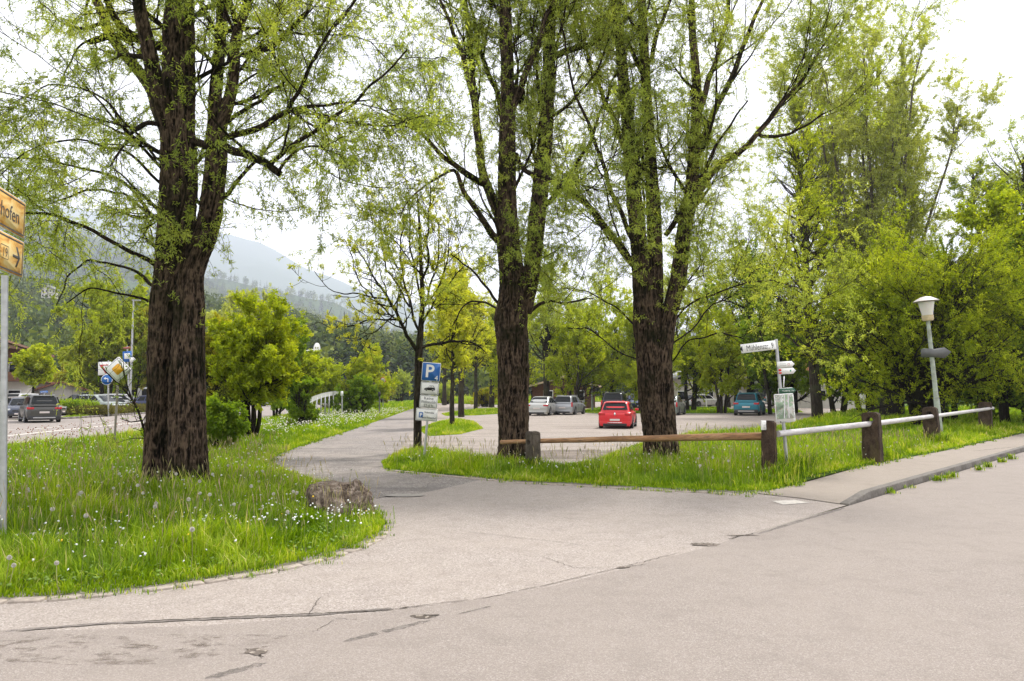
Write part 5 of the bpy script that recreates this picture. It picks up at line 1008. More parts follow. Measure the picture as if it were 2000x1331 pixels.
pw = plate(e, 'camper_plate', 42.5 * k, 24 * k, -.02, z(811), -.042, M_wh, .02, rim=.007, rimmat=M_blk)
MB().prism([(x_ - .165, z_ + z(812)) for x_, z_ in rrect(8 * k, 10.5 * k, .008)], -.0455, -.044).build('blue_square', M_blue, pw, smooth=False)
text(pw, 'P', 7 * k, -.165, z(812), -.047, M_wh, bold=.03); text(pw, 'Wohnmobile', 3.6 * k, .04, z(806.5), -.046, M_blk, wmax=19 * k, bold=.01); text(pw, 'beim Freizeitbad', 3.6 * k, .045, z(816.5), -.046, M_blk, wmax=27 * k, bold=.01)
q = MB()
for zz in (z(735), z(718), z(760), z(786), z(811)): q.box((0, -.012, zz), (.10, .05, .03))
q.build('clamp', M_zinc, e, smooth=False)

e, H, Yp = signpost('street_sign', (1539, 926), (1515.5, 664), 'leaning post with white street name sign, hiking arrows and map board', 0, .09)
k = Yp / F; z = lambda py: H * (926 - py) / (926 - 664)
MB().tube([(0, 0, -.25), (0, 0, H)], [.033, .033], 14).build('pole', M_zinc, e)
MB().lathe([(.0, H + .012), (.03, H + .01), (.036, H), (.036, H - .03)], 14).build('pole_cap', M_zinc, e)
o = plate(e, 'street_name_plate', 69 * k, 17.5 * k, 0, 0, -.006, M_wh, .008, th=.012); o.location = (-36.5 * k, -.03, z(676.0)); o.rotation_euler = (0, math.radians(-3.2), math.radians(0))
text(o, 'Mühlenstr. 9', 11.2 * k, .03, 0, -.008, M_blk, wmax=53 * k, bold=.0); MB().prism([(-.385, 0), (-.33, .062), (-.33, -.062)], -.009, -.007).build('arrow', M_blk, o, smooth=False)
def arrowplate(nm, w, h, x0, zc, y, mat, tipx=.06): return MB().prism([(x0, zc - h / 2), (x0 + w - tipx, zc - h / 2), (x0 + w, zc), (x0 + w - tipx, zc + h / 2), (x0, zc + h / 2)], y, y + .008).build(nm, mat, e, smooth=False)
a1 = arrowplate('hiking_arrow', 34 * k, 12.3 * k, -.035, z(713.8), -.045, M_wh); a2 = arrowplate('hiking_arrow', 33.5 * k, 12.0 * k, -.015, z(726.8), -.045, M_wh); a3 = arrowplate('green_arrow', 33 * k, 12 * k, -.06, z(765.3), -.045, M_wh)
MB().prism([(-.052, z(765.3) - .055), (.245, z(765.3) - .055), (.298, z(765.3)), (.245, z(765.3) + .055), (-.052, z(765.3) + .055)], -.0475, -.046).build('green_field', M_grn, a3, smooth=False)
text(a3, 'Wanderweg', 3.6 * k, .10, z(765.5), -.049, M_wh, wmax=15 * k); text(a3, '3 km', 3.0 * k, .23, z(765.5), -.049, M_wh, wmax=5 * k)
q = MB(); q.box((.01, -.0465, z(724.2)), (.055, .003, .045)); q.box((.01, -.0465, z(729.8)), (.055, .003, .035)); q.build('red_marking', M_red, a2, smooth=False)
M_gtx = simple('pale grey print', (.42, .42, .42), .6)
for zz in (z(712), z(715.5)): text(a1, 'Rundweg', 2.6 * k, .08, zz, -.047, M_gtx, wmax=12 * k)
text(a2, 'Rundweg', 2.6 * k, .11, z(726.5), -.047, M_gtx, wmax=10 * k); MB().prism([(x_ + .225, z_ + z(726.5)) for x_, z_ in rrect(.028, .035, .008)], -.0475, -.046).build('green_mark', simple('path green', (.05, .28, .12), .5), a2, smooth=False)
q = MB(); frame(q, .05, .05, .024, .008, -.047, 0); q.V[0] = q.V[0] + [.20, 0, z(713.8)]; q.build('ring_mark', simple('pink print', (.5, .22, .2), .5), a1, smooth=False)
MB().box((.075, -.028, z(747)), (.022, .006, .22), R=np.array(Matrix.Rotation(math.radians(8), 3, 'Y'))).build('bracket_strip', M_wh, e, smooth=False)
def mapmat():
    m, t, o = newmat('hiking map'); n = noise(t, 12, 6, .7); n2 = noise(t, 26, 5, .7, dist=1.5); n3 = noise(t, 9, 3, .6)
    c = ramp(t, n3, [(.35, (.46, .52, .42)), (.5, (.62, .62, .58)), (.65, (.50, .56, .50))]); c = mixc(t, ramp(t, n2, [(.46, (0, 0, 0)), (.5, (.8, .8, .8)), (.54, (0, 0, 0))]), c, (.14, .17, .16)); c = mixc(t, ramp(t, n, [(.475, (0, 0, 0)), (.5, (.75, .75, .75)), (.525, (0, 0, 0))]), c, (.45, .25, .22))
    surf(t, o, c, .8, 0, spec=.2); return m
o = plate(e, 'map_board', 38 * k, 55 * k, 0, 0, -.010, M_wh, .03, th=.02); o.location = (0.035, -.05, z(798)); o.rotation_euler = (0, 0, .04)
MB().prism([(x_, z_ + .025) for x_, z_ in rrect(34.5 * k, 47 * k, .015)], -.013, -.011).build('map', mapmat(), o, smooth=False)
rm_ = np.random.RandomState(2); bl_ = {'map_woods': (simple('map green', (.30, .40, .28), .8), 16, 1), 'map_contours': (simple('map grey line', (.22, .25, .22), .8), 46, 0), 'map_roads': (simple('map red line', (.42, .22, .18), .8), 7, 0), 'map_river': (simple('map pale band', (.62, .60, .62), .8), 2, 2)}
for li_, (nm_, (mt_, ct_, ty_)) in enumerate(bl_.items()):
    q = MB(); yy_ = -.0135 - .0006 * li_
    for _ in range(ct_):
        cx_, cz_ = .17 * (rm_.rand() * 2 - 1), .22 * (rm_.rand() * 2 - 1) + .025
        if ty_ == 1: q.add([(np.clip(cx_ + .05 * (.5 + rm_.rand()) * math.cos(a), -.188, .188), yy_, np.clip(cz_ + .06 * (.5 + rm_.rand()) * math.sin(a), -.22, .275)) for a in np.arange(14) / 14 * 6.283], [list(range(14))])
        else:
            nn_ = 14; an = rm_.rand() * 6.283 if ty_ == 0 else 1.5; pts_ = [(cx_, cz_)] if ty_ == 0 else [(.05 * (_ * 2 - .6), -.21)]; 
            for __ in range(nn_): an += .45 * rm_.randn() * (1 if ty_ == 0 else .25); an = an if ty_ == 0 else 1.5 + (an - 1.5) * .6; pts_.append((float(np.clip(pts_[-1][0] + (.012 if ty_ == 0 else .034) * math.cos(an), -.185, .185)), float(np.clip(pts_[-1][1] + (.012 if ty_ == 0 else .034) * math.sin(an), -.215, .27))))
            w_ = .0022 if ty_ == 0 else .010; A_ = np.array(pts_); T_ = unit(np.gradient(A_, axis=0)); S_ = np.stack([-T_[:, 1], T_[:, 0]], -1) * w_; L_ = A_ + S_; R_ = A_ - S_; n2_ = len(A_)
            q.add([(p_[0], yy_, p_[1]) for p_ in L_] + [(p_[0], yy_, p_[1]) for p_ in R_], [np.array([[i, i + 1, i + 1 + n2_, i + n2_] for i in range(n2_ - 1)])])
    q.build(nm_, mt_, o, smooth=False)
q = MB(); q.prism([(x_ - .11, z_ - .28) for x_, z_ in rrect(.022, .035, .002)], -.0125, -.011); q.build('legend_mark', M_blk, o, smooth=False); text(o, 'Wanderkarte', .014, -.04, -.278, -.0125, M_blk, wmax=.07)
g = p2[1]; o = plate(None, 'notice_plate', .105, .185, 0, 0, 0, M_wh, .01, th=.03); o.location = PT(1492, 831, Y2 - .12); o.rotation_euler = (0, 0, .25)
for i_, s_ in enumerate(('73', '18', '20')): text(o, s_, .035, .005, .05 - i_ * .05, -.002, M_gtx)
tag(o, 'small white notice plate fixed to the top of the timber corner post', 'sign')

# yellow direction sign at the left edge
b = G(7, 1052); u_ = math.atan2(.84, -.22); e = empty('direction_sign', (b[0], b[1], .02), 0, 'weathered orange-yellow direction sign with black border and arrow, cut by the left picture edge', 'sign')
tp_ = PT(9.5, 539, b[1]) - [b[0], b[1], .02]; MB().tube([(-.0, 0, -.2), tuple(tp_)], [.038, .038], 16).build('pole', M_zinc, e)
def yelmat():
    m, t, o = newmat('stained yellow sheet'); n = noise(t, 3.2, 6, .6, sc3=(1, 1, 2.2), dist=.8); c = ramp(t, n, [(.36, (.55, .22, .03)), (.48, (.84, .50, .13)), (.6, (.88, .66, .30))]); surf(t, o, c, .55, 0); return m
M_yel = yelmat(); ca, sa = math.cos(u_), math.sin(u_)
c0 = PT(49, 433, b[1] + .78); W_ = 1.9; hgt = .455
def ysign(zc, h, nm):
    o = plate(e, nm, W_, h, 0, 0, 0, M_wh, .03, th=.006); o.rotation_euler = (0, 0, u_); ctr = np.array([c0[0] - ca * W_ / 2, c0[1] - sa * W_ / 2, zc]); o.location = Vector(ctr - np.array([b[0], b[1], .02])) 
    MB().prism(rrect(W_ - .02, h - .02, .025), -.0035, -.001).build('yellow_field', M_yel, o, smooth=False); q = MB(); frame(q, W_ - .06, h - .055, .02, .022, -.005, 0); q.build('border', simple('faded black', (.10, .085, .085), .6), o, smooth=False); return o
zz1 = (PT(49, 398, c0[1])[2] + PT(49, 468, c0[1])[2]) / 2; zz2 = (PT(49, 474, c0[1])[2] + PT(49, 544, c0[1])[2]) / 2; hg = PT(49, 398, c0[1])[2] - PT(49, 468, c0[1])[2]
M_fb = simple('faded black', (.10, .085, .085), .6)
o = ysign(zz1, hg, 'town_plate'); text(o, 'chofen', .185, W_ / 2 - .20, -.0, -.007, M_fb, align='RIGHT', bold=.004)
o = ysign(zz2, hg, 'arrow_plate'); text(o, '19', .115, W_ / 2 - .60, .0, -.007, M_fb); q = MB(); frame(q, .25, .17, .012, .007, -.006, 0); q.V[0] = q.V[0] + [W_ / 2 - .615, 0, 0]; q.build('number_frame', M_fb, o, smooth=False)
q = MB(); q.prism([(.0, -.018), (.19, -.018), (.19, .018), (.0, .018)], -.007, -.0055); q.prism([(.09, .13), (.14, .13), (.235, 0), (.14, -.13), (.09, -.13), (.185, 0)], -.007, -.0058); q.V = [v + [W_ / 2 - .36, 0, 0] for v in q.V]; q.build('arrow', M_fb, o, smooth=False)

# small white rubble under that sign
M_rub = simple('white rubble', (.50, .46, .43), .9, var=.3, scale=20); r = np.random.RandomState(4); m = MB()
for k_ in range(70):
    g = G(75 + r.randn() * 34, 1058 + r.randn() * 6); V, fl = ball(np.array([g[0], g[1], .035]), .02 + .03 * r.rand(), r); V[:, 2] = .035 + (V[:, 2] - .035) * .5; m.add(V, [fl])
tag(m.build('gravel', M_rub, None, sharp=20), 'pale crumbled stones on bare ground beside the direction sign pole', 'gravel', None, 'stuff')

# priority road diamond on a leaning pole
e, H, Yp = signpost('priority_sign', (222, 874), (232, 698), 'yellow and white diamond priority sign on a leaning pole beside the main road', .1); k = Yp / F
MB().tube([(0, .04, -.2), (0, .04, H * .93)], [.035, .035], 12).build('pole', simple('weathered pole', (.24, .21, .18), .7, .2, var=.2), e)
def dia(s, y0, y1): return MB().prism([(x_ * math.cos(.785) - z_ * math.sin(.785), x_ * math.sin(.785) + z_ * math.cos(.785) + H * .865) for x_, z_ in rrect(s, s, .05)], y0, y1)
d_ = dia(36 * k, -.004, .004).build('diamond_plate', M_wh, e, smooth=False); dia(33 * k, -.008, -.006).build('black_outline', M_blk, d_, smooth=False); dia(31.6 * k, -.011, -.009).build('white_field', M_wh, d_, smooth=False); dia(17.5 * k, -.014, -.012).build('yellow_centre', simple('priority yellow', (.72, .36, .01), .5), d_, smooth=False)
def disc(r_, n=28): return [(r_ * math.cos(a), r_ * math.sin(a)) for a in np.arange(n) / n * 2 * math.pi]
e, H, Yp = signpost('traffic_sign', (211, 814), (211, 704), 'blue round left-turn sign under a white square sign with red slash', .15); k = Yp / F; z = lambda py: H * (814 - py) / 110
MB().tube([(0, .05, -.1), (0, .05, H)], [.06, .06], 12).build('pole', M_zinc, e)
o = plate(e, 'square_plate', 24 * k, 26 * k, -6 * k, z(720), -.01, M_wh, .03); q = MB(); q.prism([(-.32 - .07, .30), (-.22, .30), (.14, -.36), (.02, -.36)], -.016, -.013); q.prism([(-.34, .30), (.25, .30), (.25, .22), (-.34, .22)], -.016, -.0132); q.V = [v + [-6 * k + .02, 0, z(720)] for v in q.V]; q.build('red_slash', M_red, o, smooth=False)
o = MB().prism([(x_ - 2 * k, z_ + z(742)) for x_, z_ in disc(10.5 * k)], -.03, -.02).build('round_plate', M_wh, e, smooth=False); MB().prism([(x_ - 2 * k, z_ + z(742)) for x_, z_ in disc(9.6 * k)], -.034, -.032).build('blue_disc', M_blue, o, smooth=False)
q = MB(); q.prism([(.05, -.2), (.11, -.2), (.11, .06), (.05, .12), (-.08, .12), (-.08, .20), (-.22, .09), (-.08, -.02), (-.08, .05), (.03, .05), (.05, .03)][::-1], -.038, -.036); q.V = [v + [-2 * k, 0, z(742)] for v in q.V]; q.build('arrow', M_wh, o, smooth=False)
e, H, Yp = signpost('information_sign', (252, 806), (248, 676), 'blue and white board with white arrow and red oval left of the big willow', .1); k = Yp / F; z = lambda py: H * (806 - py) / 130
MB().tube([(0, .05, -.1), (0, .05, H)], [.06, .06], 12).build('pole', M_zinc, e); plate(e, 'blue_board', 17 * k, 21 * k, 0, z(697), -.01, M_blue, .03); plate(e, 'white_inset', 11 * k, 11 * k, 0, z(696), -.02, M_wh, .02)
MB().prism([(x_, z_ * .28 + z(680)) for x_, z_ in disc(8 * k)], -.02, -.01).build('red_oval', simple('faded red', (.36, .12, .09), .5), e, smooth=False); MB().prism([(.2, z(699)), (.55, z(699)), (.75, z(703.5)), (.55, z(708)), (.2, z(708))], -.03, -.02).build('arrow_board', M_wh, e, smooth=False)
for k_, (px, py, tp, lab, t_) in enumerate([(748, 800, 738, 'small round red-bordered speed sign far down the lane', '60'), (668, 815, 765, 'thin white post with small plate at the end of the guard rail', ''), (741, 812, 766, 'short dark post with a small plate at the lane edge', '')]):
    e, H, Yp = signpost('road_sign', (px, py), (px, tp), lab); k = Yp / F; MB().tube([(0, .04, -.1), (0, .04, H)], [.05, .05], 8).build('pole', M_zinc if k_ < 2 else M_grey, e)
    if t_: o = MB().prism([(x_, z_ + H - 5 * k) for x_, z_ in disc(6 * k)], -.02, -.01).build('round_plate', M_red, e, smooth=False); o2 = MB().prism([(x_, z_ + H - 5 * k) for x_, z_ in disc(4.4 * k)], -.024, -.022).build('white_disc', M_wh, o, smooth=False); text(o, t_, 4 * k, 0, H - 5 * k, -.027, M_blk)
    else: plate(e, 'small_plate', 5 * k, 9 * k, 0, H - 4 * k, -.02, M_wh if k_ == 1 else M_blk, .01)
e, H, Yp = signpost('street_name_sign', (86, 812), (86, 766), 'small dark blue street name sign above the parked cars on the left', 0); k = Yp / F; MB().tube([(0, .04, -.1), (0, .04, H)], [.05, .05], 8).build('pole', M_zinc, e); o = plate(e, 'name_plate', 15 * k, 4.5 * k, 0, H, -.02, M_blue, .01); text(o, 'Bahnhofstr.', 2.6 * k, 0, H, -.024, M_wh, wmax=12 * k)

# ------------------------------------------------------------------ lamps
Yl = 26.2
def lantern():
    b = PT(1837, 850, Yl); b[2] = .09; t = PT(1812.5, 626, Yl); e = empty('street_lamp', b, 0, 'old street lamp with white glass shade and flat hat on a pale green leaning pole', 'street lamp'); d = Vector(t - b); e.rotation_mode = 'QUATERNION'; e.rotation_quaternion = Vector((0, 0, 1)).rotation_difference(d); H = d.length; k = Yl / F
    def pm():
        m, t_, o = newmat('flaking pale green paint'); n = noise(t_, 3, 6, .7, sc3=(1, 1, 1.5)); c = ramp(t_, n, [(.3, (.14, .10, .07)), (.42, (.25, .27, .22)), (.6, (.36, .40, .34))]); surf(t_, o, c, .6, 0, n, .4, .006); return m
    MB().tube([(0, 0, -.3), (0, 0, H * .35), (0, 0, H * .36), (0, 0, H * .7), (0, 0, H)], [.105, .095, .08, .072, .062], 16).build('pole', pm(), e)
    glass = newmat('opal glass'); p = surf(glass[1], glass[2], (.66, .63, .60), .35, 0); p.inputs['Subsurface Weight'].default_value = .3
    MB().lathe([(0, H + 10 * k), (9.5 * k, H + 10 * k), (10 * k, H + 12 * k), (14.4 * k, H + 36 * k), (0, H + 36 * k)], 30).build('lamp_shade', glass[0], e, sharp=30)
    MB().lathe([(0, H - 1 * k), (9 * k, H - 1 * k), (10.5 * k, H + 2 * k), (10.5 * k, H + 7 * k), (11 * k, H + 9.9 * k), (0, H + 9.9 * k)], 30).build('lamp_collar', simple('cream enamel', (.50, .40, .24), .6, var=.2), e, sharp=30)
    hat = MB().lathe([(0, H + 36.1 * k), (15 * k, H + 36.1 * k), (23 * k, H + 37 * k), (23.5 * k, H + 37.8 * k), (16 * k, H + 42.5 * k), (9 * k, H + 46 * k), (0, H + 47.5 * k)], 36).build('lamp_hat', simple('weathered aluminium hat', (.36, .33, .31), .6, .3, var=.2, scale=12), e, sharp=30)
    return e, H, k
e, H, k = lantern()
s_ = empty('arrow_sign', PT(1829, 690, Yl - .12), -.25, 'dark back of an arrow shaped sign strapped to the lamp pole', 'sign')
MB().prism([(-27 * k, -8 * k), (-27 * k, 7 * k), (-22 * k, 9.5 * k), (-5 * k, 8 * k), (14 * k, 11 * k), (26 * k, 2 * k), (14 * k, -10 * k), (-5 * k, -8 * k)], 0, .02).build('sign_panel', M_grey, s_, smooth=False)
q = MB()
for zz in (5 * k, -6 * k): q.lathe([(.084, zz), (.09, zz + .015), (.084, zz + .03)], 16, c=(-.03, .13, 0))
q.build('strap', M_zinc, s_)
e = empty('street_lamp', (*G(1157, 803)[:2], 0), 0, 'plain grey lamp mast standing between the silver estate car and the dark car', 'street lamp'); Yq = e.location[1]; k = Yq / F
MB().tube([(0, 0, -.2), (0, 0, 2.6), (0, 0, 7.2)], [.12, .10, .06], 12).build('pole', M_zinc, e); MB().lathe([(0, 7.2), (.2, 7.22), (.28, 7.4), (.3, 7.5), (0, 7.62)], 20).build('lamp_head', M_wh, e)
e = empty('street_lamp', (*G(562, 806)[:2], 0), 0, 'road lamp with long arm and large oval head right of the bush tree', 'street lamp'); Yq = e.location[1]; k = Yq / F
zt = PT(562, 691, Yq)[2]; xa = PT(613, 683, Yq)[0] - e.location[0]; za = PT(613, 683, Yq)[2]
MB().tube([(0, 0, -.2), (0, 0, zt * .5), (0, 0, zt)], [.15, .12, .09], 12).build('pole', M_wh, e); MB().tube([(0, 0, zt - .05), (xa * .5, 0, (zt + za) / 2), (xa, 0, za)], [.06, .05, .05], 8).build('arm', M_wh, e)
MB().prism([(x_ + xa + 6 * k, z_ * 2.0 + za) for x_, z_ in disc(6.5 * k)], -.08, .08).build('lamp_head', M_wh, e, smooth=False); q = MB()
for a_, b_ in ((-1, 1), (1, 1), (-1, -1), (1, -1)): q.prism([(x_ + xa + 6 * k + a_ * 2.2 * k, z_ + za + b_ * 3.2 * k) for x_, z_ in rrect(2.6 * k, 3.4 * k, .03)], -.1, -.082)
q.build('lamp_lens', simple('lens', (.25, .26, .12), .3), e, smooth=False)
e = empty('street_lamp', (*G(253, 800)[:2], 0), 0, 'tall thin grey mast rising above the blue and white board left of the big willow', 'street lamp'); Yq = e.location[1]; MB().tube([(0, 0, -.2), (0, 0, 5), (0, 0, PT(253, 588, Yq)[2])], [.14, .12, .08], 10).build('pole', M_zinc, e); MB().box((.3, 0, PT(253, 587, Yq)[2]), (.9, .3, .12), bev=.04).build('lamp_head', M_zinc, e)
# bollard, guard rail, barrier
g = G(1697, 808, .0); e = empty('marker_post', g, 0, 'short grey marker post with red top in the meadow behind the steel rail', 'post'); k = g[1] / F; MB().tube([(0, 0, -.1), (0, 0, 20 * k)], [3 * k, 3 * k], 12).build('post_shaft', simple('grey plastic', (.2, .2, .19), .6), e); MB().lathe([(3.1 * k, 20 * k), (3.2 * k, 24 * k), (0, 26 * k)], 14).build('red_cap', M_red, e)
def guard():
    pts = [(596, 788), (612, 779), (630, 772.5), (650, 768.5), (668, 767)]; Ys = [44, 47, 52, 58, 62]; e = empty('guard_rail', PT(640, 790, 50) * [1, 1, 0], 0, 'white steel guard rail curving along the main road bridge', 'guard rail'); P = np.array([PT(a, b_, y) for (a, b_), y in zip(pts, Ys)]); P = resample(P, 24)
    o3 = np.array(e.location); m = MB(); prof = [(-.16, .0), (-.10, -.04), (-.04, 0), (0, -.01), (.04, 0), (.10, -.04), (.16, 0)]; V = np.array([[p + [0, d_, z_] for z_, d_ in prof] for p in P - o3]).reshape(-1, 3); n = len(prof)
    m.add(V, [np.array([[i * n + j, i * n + j + 1, (i + 1) * n + j + 1, (i + 1) * n + j] for i in range(len(P) - 1) for j in range(n - 1)])]); m.build('rail_beam', simple('dull white rail', (.5, .5, .48), .6, var=.15), e)
    for i in range(0, 24, 3): p = P[i] - o3; MB().box((p[0], p[1] + .06, P[i][2] / 2), (.07, .1, P[i][2])).build('post', M_zinc, e, smooth=False)
guard()
e = empty('barrier', (*G(1400, 796)[:2], 0), 0, 'low pale wooden barrier rail beyond the lot left of the teal car', 'barrier'); k = 60 / F; Yq = e.location[1]
MB().box((0, 0, 1.0), (3.2, .08, .16), bev=.02).build('crossbar', M_wh, e)
for s_ in (-1.3, 1.3): MB().box((s_, .06, .45), (.12, .12, 1.05), bev=.02).build('post', M_wh, e)

# ------------------------------------------------------------------ cars
def paint(name, c, metal=.3):
    m, t, o = newmat(name); n = noise(t, 3, 4, .6); cc_ = mixc(t, math_(t, 'MULTIPLY', n, .12), c, (.25, .22, .19)); surf(t, o, cc_, .32, metal, None, spec=.4, coat=.2); return m
GL, gt, go = newmat('dark car glass'); surf(gt, go, (.008, .010, .011), .12, 0, spec=.22)
M_tyre = simple('tyre rubber', (.018, .018, .018), .85); M_rim = simple('alloy rim', (.42, .42, .43), .35, .7); M_trim = simple('black trim', (.02, .02, .022), .55); M_lamp = simple('rear lamp red', (.42, .015, .02), .2, var=.1); M_head, ht, ho = newmat('head lamp glass'); surf(ht, ho, (.62, .64, .66), .12, .2)
M_plate = simple('blurred number plate', (.58, .52, .50), .5, var=.06); M_ar = simple('amber lamp', (.6, .25, .03), .3); M_chr = simple('chrome', (.7, .7, .7), .15, 1.)
KIND = dict(  # L, W, H, belt, hood front height, cabin: rear bottom, rear top, front top, front bottom (fraction of L), deck (trunk) height, wheel radius, clearance
    hatch=(4.05, 1.80, 1.44, .92, .74, .03, .14, .60, .77, .92, .32, .17), suv=(4.75, 1.90, 1.70, 1.08, .92, .02, .11, .64, .79, 1.08, .37, .21), small_suv=(4.2, 1.78, 1.61, 1.02, .90, .02, .10, .62, .76, 1.02, .34, .21),
    estate=(4.5, 1.76, 1.50, .94, .76, .02, .10, .60, .77, .94, .32, .17), sedan=(4.5, 1.76, 1.45, .93, .74, .13, .28, .60, .78, .97, .32, .16), van=(4.9, 1.95, 1.95, 1.12, .95, .01, .05, .74, .87, 1.12, .34, .2), camper=(6.0, 2.1, 2.7, 1.3, 1.05, .01, .02, .80, .90, 1.3, .36, .25))
def car(kind, loc, head, lab, col, sc=1.0, front=False, metal=.3, rails=False, emblem=False, rimc=None, name=None, group=None, amber=False, lamps='block'):
    """origin: middle of the bumper nearest the viewer (rear unless front=True); heading clockwise from +Y"""
    L, W, Hh, bl, hf, crb, crt, cft, cfb, dk, wr, cl = KIND[kind]; pm = paint('car paint ' + lab.split(' ')[0] + kind, col, metal)
    e = empty(name or 'car', loc, -math.radians(head), lab, 'van' if kind in ('van', 'camper') else 'car', group); e.scale = (sc,) * 3; y0 = 0 if not front else -L; ys = lambda f: y0 + f * L
    # lower body
    st = [(0.0, .80, .30, bl * .70), (.006, .90, cl + .05, bl * .80), (.02, .965, cl + .02, bl * .93), (.06, 1, cl, (bl + dk) / 2), (.14, 1, cl, dk), (crt + .06, 1, cl, (bl + dk) / 2), (.5, 1, cl, bl), (cfb - .02, 1, cl, bl * .99), (cfb + .06, .99, cl, bl * .975), (.90, .975, cl, (bl + hf * 1.4) / 2.4), (.955, .94, cl, hf * .98), (.985, .86, cl + .03, hf * .86), (1.0, .72, .30, hf * .68)]
    prof = lambda hw, zl, zt: [(0, zl), (hw * .86, zl), (hw * .955, zl + .06), (hw * .985, zl + .3 * (zt - zl)), (hw, zl + .52 * (zt - zl)), (hw * .985, zl + .78 * (zt - zl)), (hw * .955, zt - .045), (hw * .91, zt - .01), (0, zt + .012)]
    V = []; 
    for f, wf, zl, zt in st:
        p = prof(W / 2 * wf, zl, zt); row = [(x, ys(f), z_) for x, z_ in p] + [(-x, ys(f), z_) for x, z_ in p[-2:0:-1]]; V += row
    n = len(prof(1, 0, 1)) * 2 - 2; S = len(st); fl = [np.array([[i * n + j, i * n + (j + 1) % n, (i + 1) * n + (j + 1) % n, (i + 1) * n + j] for i in range(S - 1) for j in range(n)]), list(range(n))[::-1], list(range((S - 1) * n, S * n))]
    body = MB().add(V, fl).build('body', pm, e, sharp=50); sb = body.modifiers.new('s', 'SUBSURF'); sb.levels = sb.render_levels = 1
    # cabin
    wb, wt = W / 2 * .925, W / 2 * .74; rows = [(bl - .04, crb, cfb, wb), (bl + .45 * (Hh - bl), crb + (crt - crb) * .38, cfb + (cft - cfb) * .46, wb + (wt - wb) * .42), (Hh - .10, crb + (crt - crb) * .85, cfb + (cft - cfb) * .9, wb + (wt - wb) * .9), (Hh - .035, crt, cft, wt), (Hh, crt + .05, cft - .07, wt * .82)]
    def ring(z_, fa, fb, w_, nn=48, ex=.30):
        a = (np.arange(nn) + .5) / nn * 2 * math.pi; c_, s__ = np.cos(a), np.sin(a); yc = (ys(fa) + ys(fb)) / 2; l_ = abs(ys(fb) - ys(fa)) / 2; yy = np.sign(s__) * np.abs(s__) ** ex
        return np.stack([w_ * np.sign(c_) * np.abs(c_) ** ex * (1 - .06 * np.maximum(0, yy) ** 2), yc + l_ * yy, np.full(nn, z_) - .03 * np.abs(yy) ** 3 * (z_ > Hh - .2)], -1)
    V = np.concatenate([ring(*q_) for q_ in rows] + [[[0, (ys(crt) + ys(cft)) / 2, Hh + .015]]]); nn = 48; fl = [np.array([[i * nn + j, i * nn + (j + 1) % nn, (i + 1) * nn + (j + 1) % nn, (i + 1) * nn + j] for i in range(len(rows) - 1) for j in range(nn)]), np.array([[(len(rows) - 1) * nn + j, (len(rows) - 1) * nn + (j + 1) % nn, len(V) - 1] for j in range(nn)])]
    MB().add(V, fl).build('cabin', pm, e, sharp=50)
    # glass panels on the sloping faces
    def P_side(s, f, t_):    # f: 0 rear .. 1 front, t_: height fraction
        a = crb + (crt - crb) * t_; b_ = cfb + (cft - cfb) * t_; w_ = wb + (wt - wb) * t_; y_ = ys(a + (b_ - a) * f); yy = (f - .5) * 2; return (s * (w_ * (1 - .06 * max(0, yy) ** 2) + .020), y_, bl - .04 + (Hh - .035 - bl + .04) * t_)
    def P_end(rear, u, t_):
        a = (crb + (crt - crb) * t_) if rear else (cfb + (cft - cfb) * t_); w_ = wb + (wt - wb) * t_; k_ = 1 if rear else .94; return (u * w_ * .90 * k_, ys(a) + (-.05 if rear else .055), bl - .04 + (Hh - .035 - bl + .04) * t_)
    def panel(nm, fn, a, b_, t0_, t1_, mat=GL, curve=0):
        m = MB(); nu = 6; V = [list(fn(a + (b_ - a) * i / nu, t_)) for t_ in (t0_, (t0_ + t1_) / 2, t1_) for i in range(nu + 1)]; m.add(V, [np.array([[r_ * (nu + 1) + i, r_ * (nu + 1) + i + 1, (r_ + 1) * (nu + 1) + i + 1, (r_ + 1) * (nu + 1) + i] for r_ in range(2) for i in range(nu)])]); return m.build(nm, mat, e, sharp=None)
    t0_, t1_ = .16, .86
    for s in (-1, 1):
        cuts = ((.06, .26), (.29, .56), (.59, .90)) if kind != 'camper' else ((.15, .32), (.86, .97))
        for a, b_ in cuts: panel('side_window', lambda f, t_, s=s: P_side(s, f, t_), a, b_, t0_, t1_)
    panel('rear_window', lambda u, t_: P_end(True, u, t_), -.93, .93, .22, .88); panel('windscreen', lambda u, t_: P_end(False, u, t_), -.95, .95, .10, .93)
    # bumpers, sill, lamps, plate
    MB().box((0, ys(.008), cl + .10), (W * .90, .10, .26), bev=.05).build('rear_bumper', M_trim if kind in ('suv', 'small_suv', 'van') else pm, e); MB().box((0, ys(.012), cl + .045), (W * .70, .16, .14), bev=.03).build('bumper_trim', M_trim, e)
    MB().box((0, ys(.988), cl + .08), (W * .72, .14, .2), bev=.05).build('front_bumper', M_trim, e); MB().box((0, ys(.992), hf * .72), (W * .42, .07, .12), bev=.02).build('grille', M_trim, e)
    if kind in ('suv', 'small_suv'): MB().box((0, ys(-.004), cl + .11), (W * .62, .05, .07), bev=.02).build('skid_plate', M_rim, e)
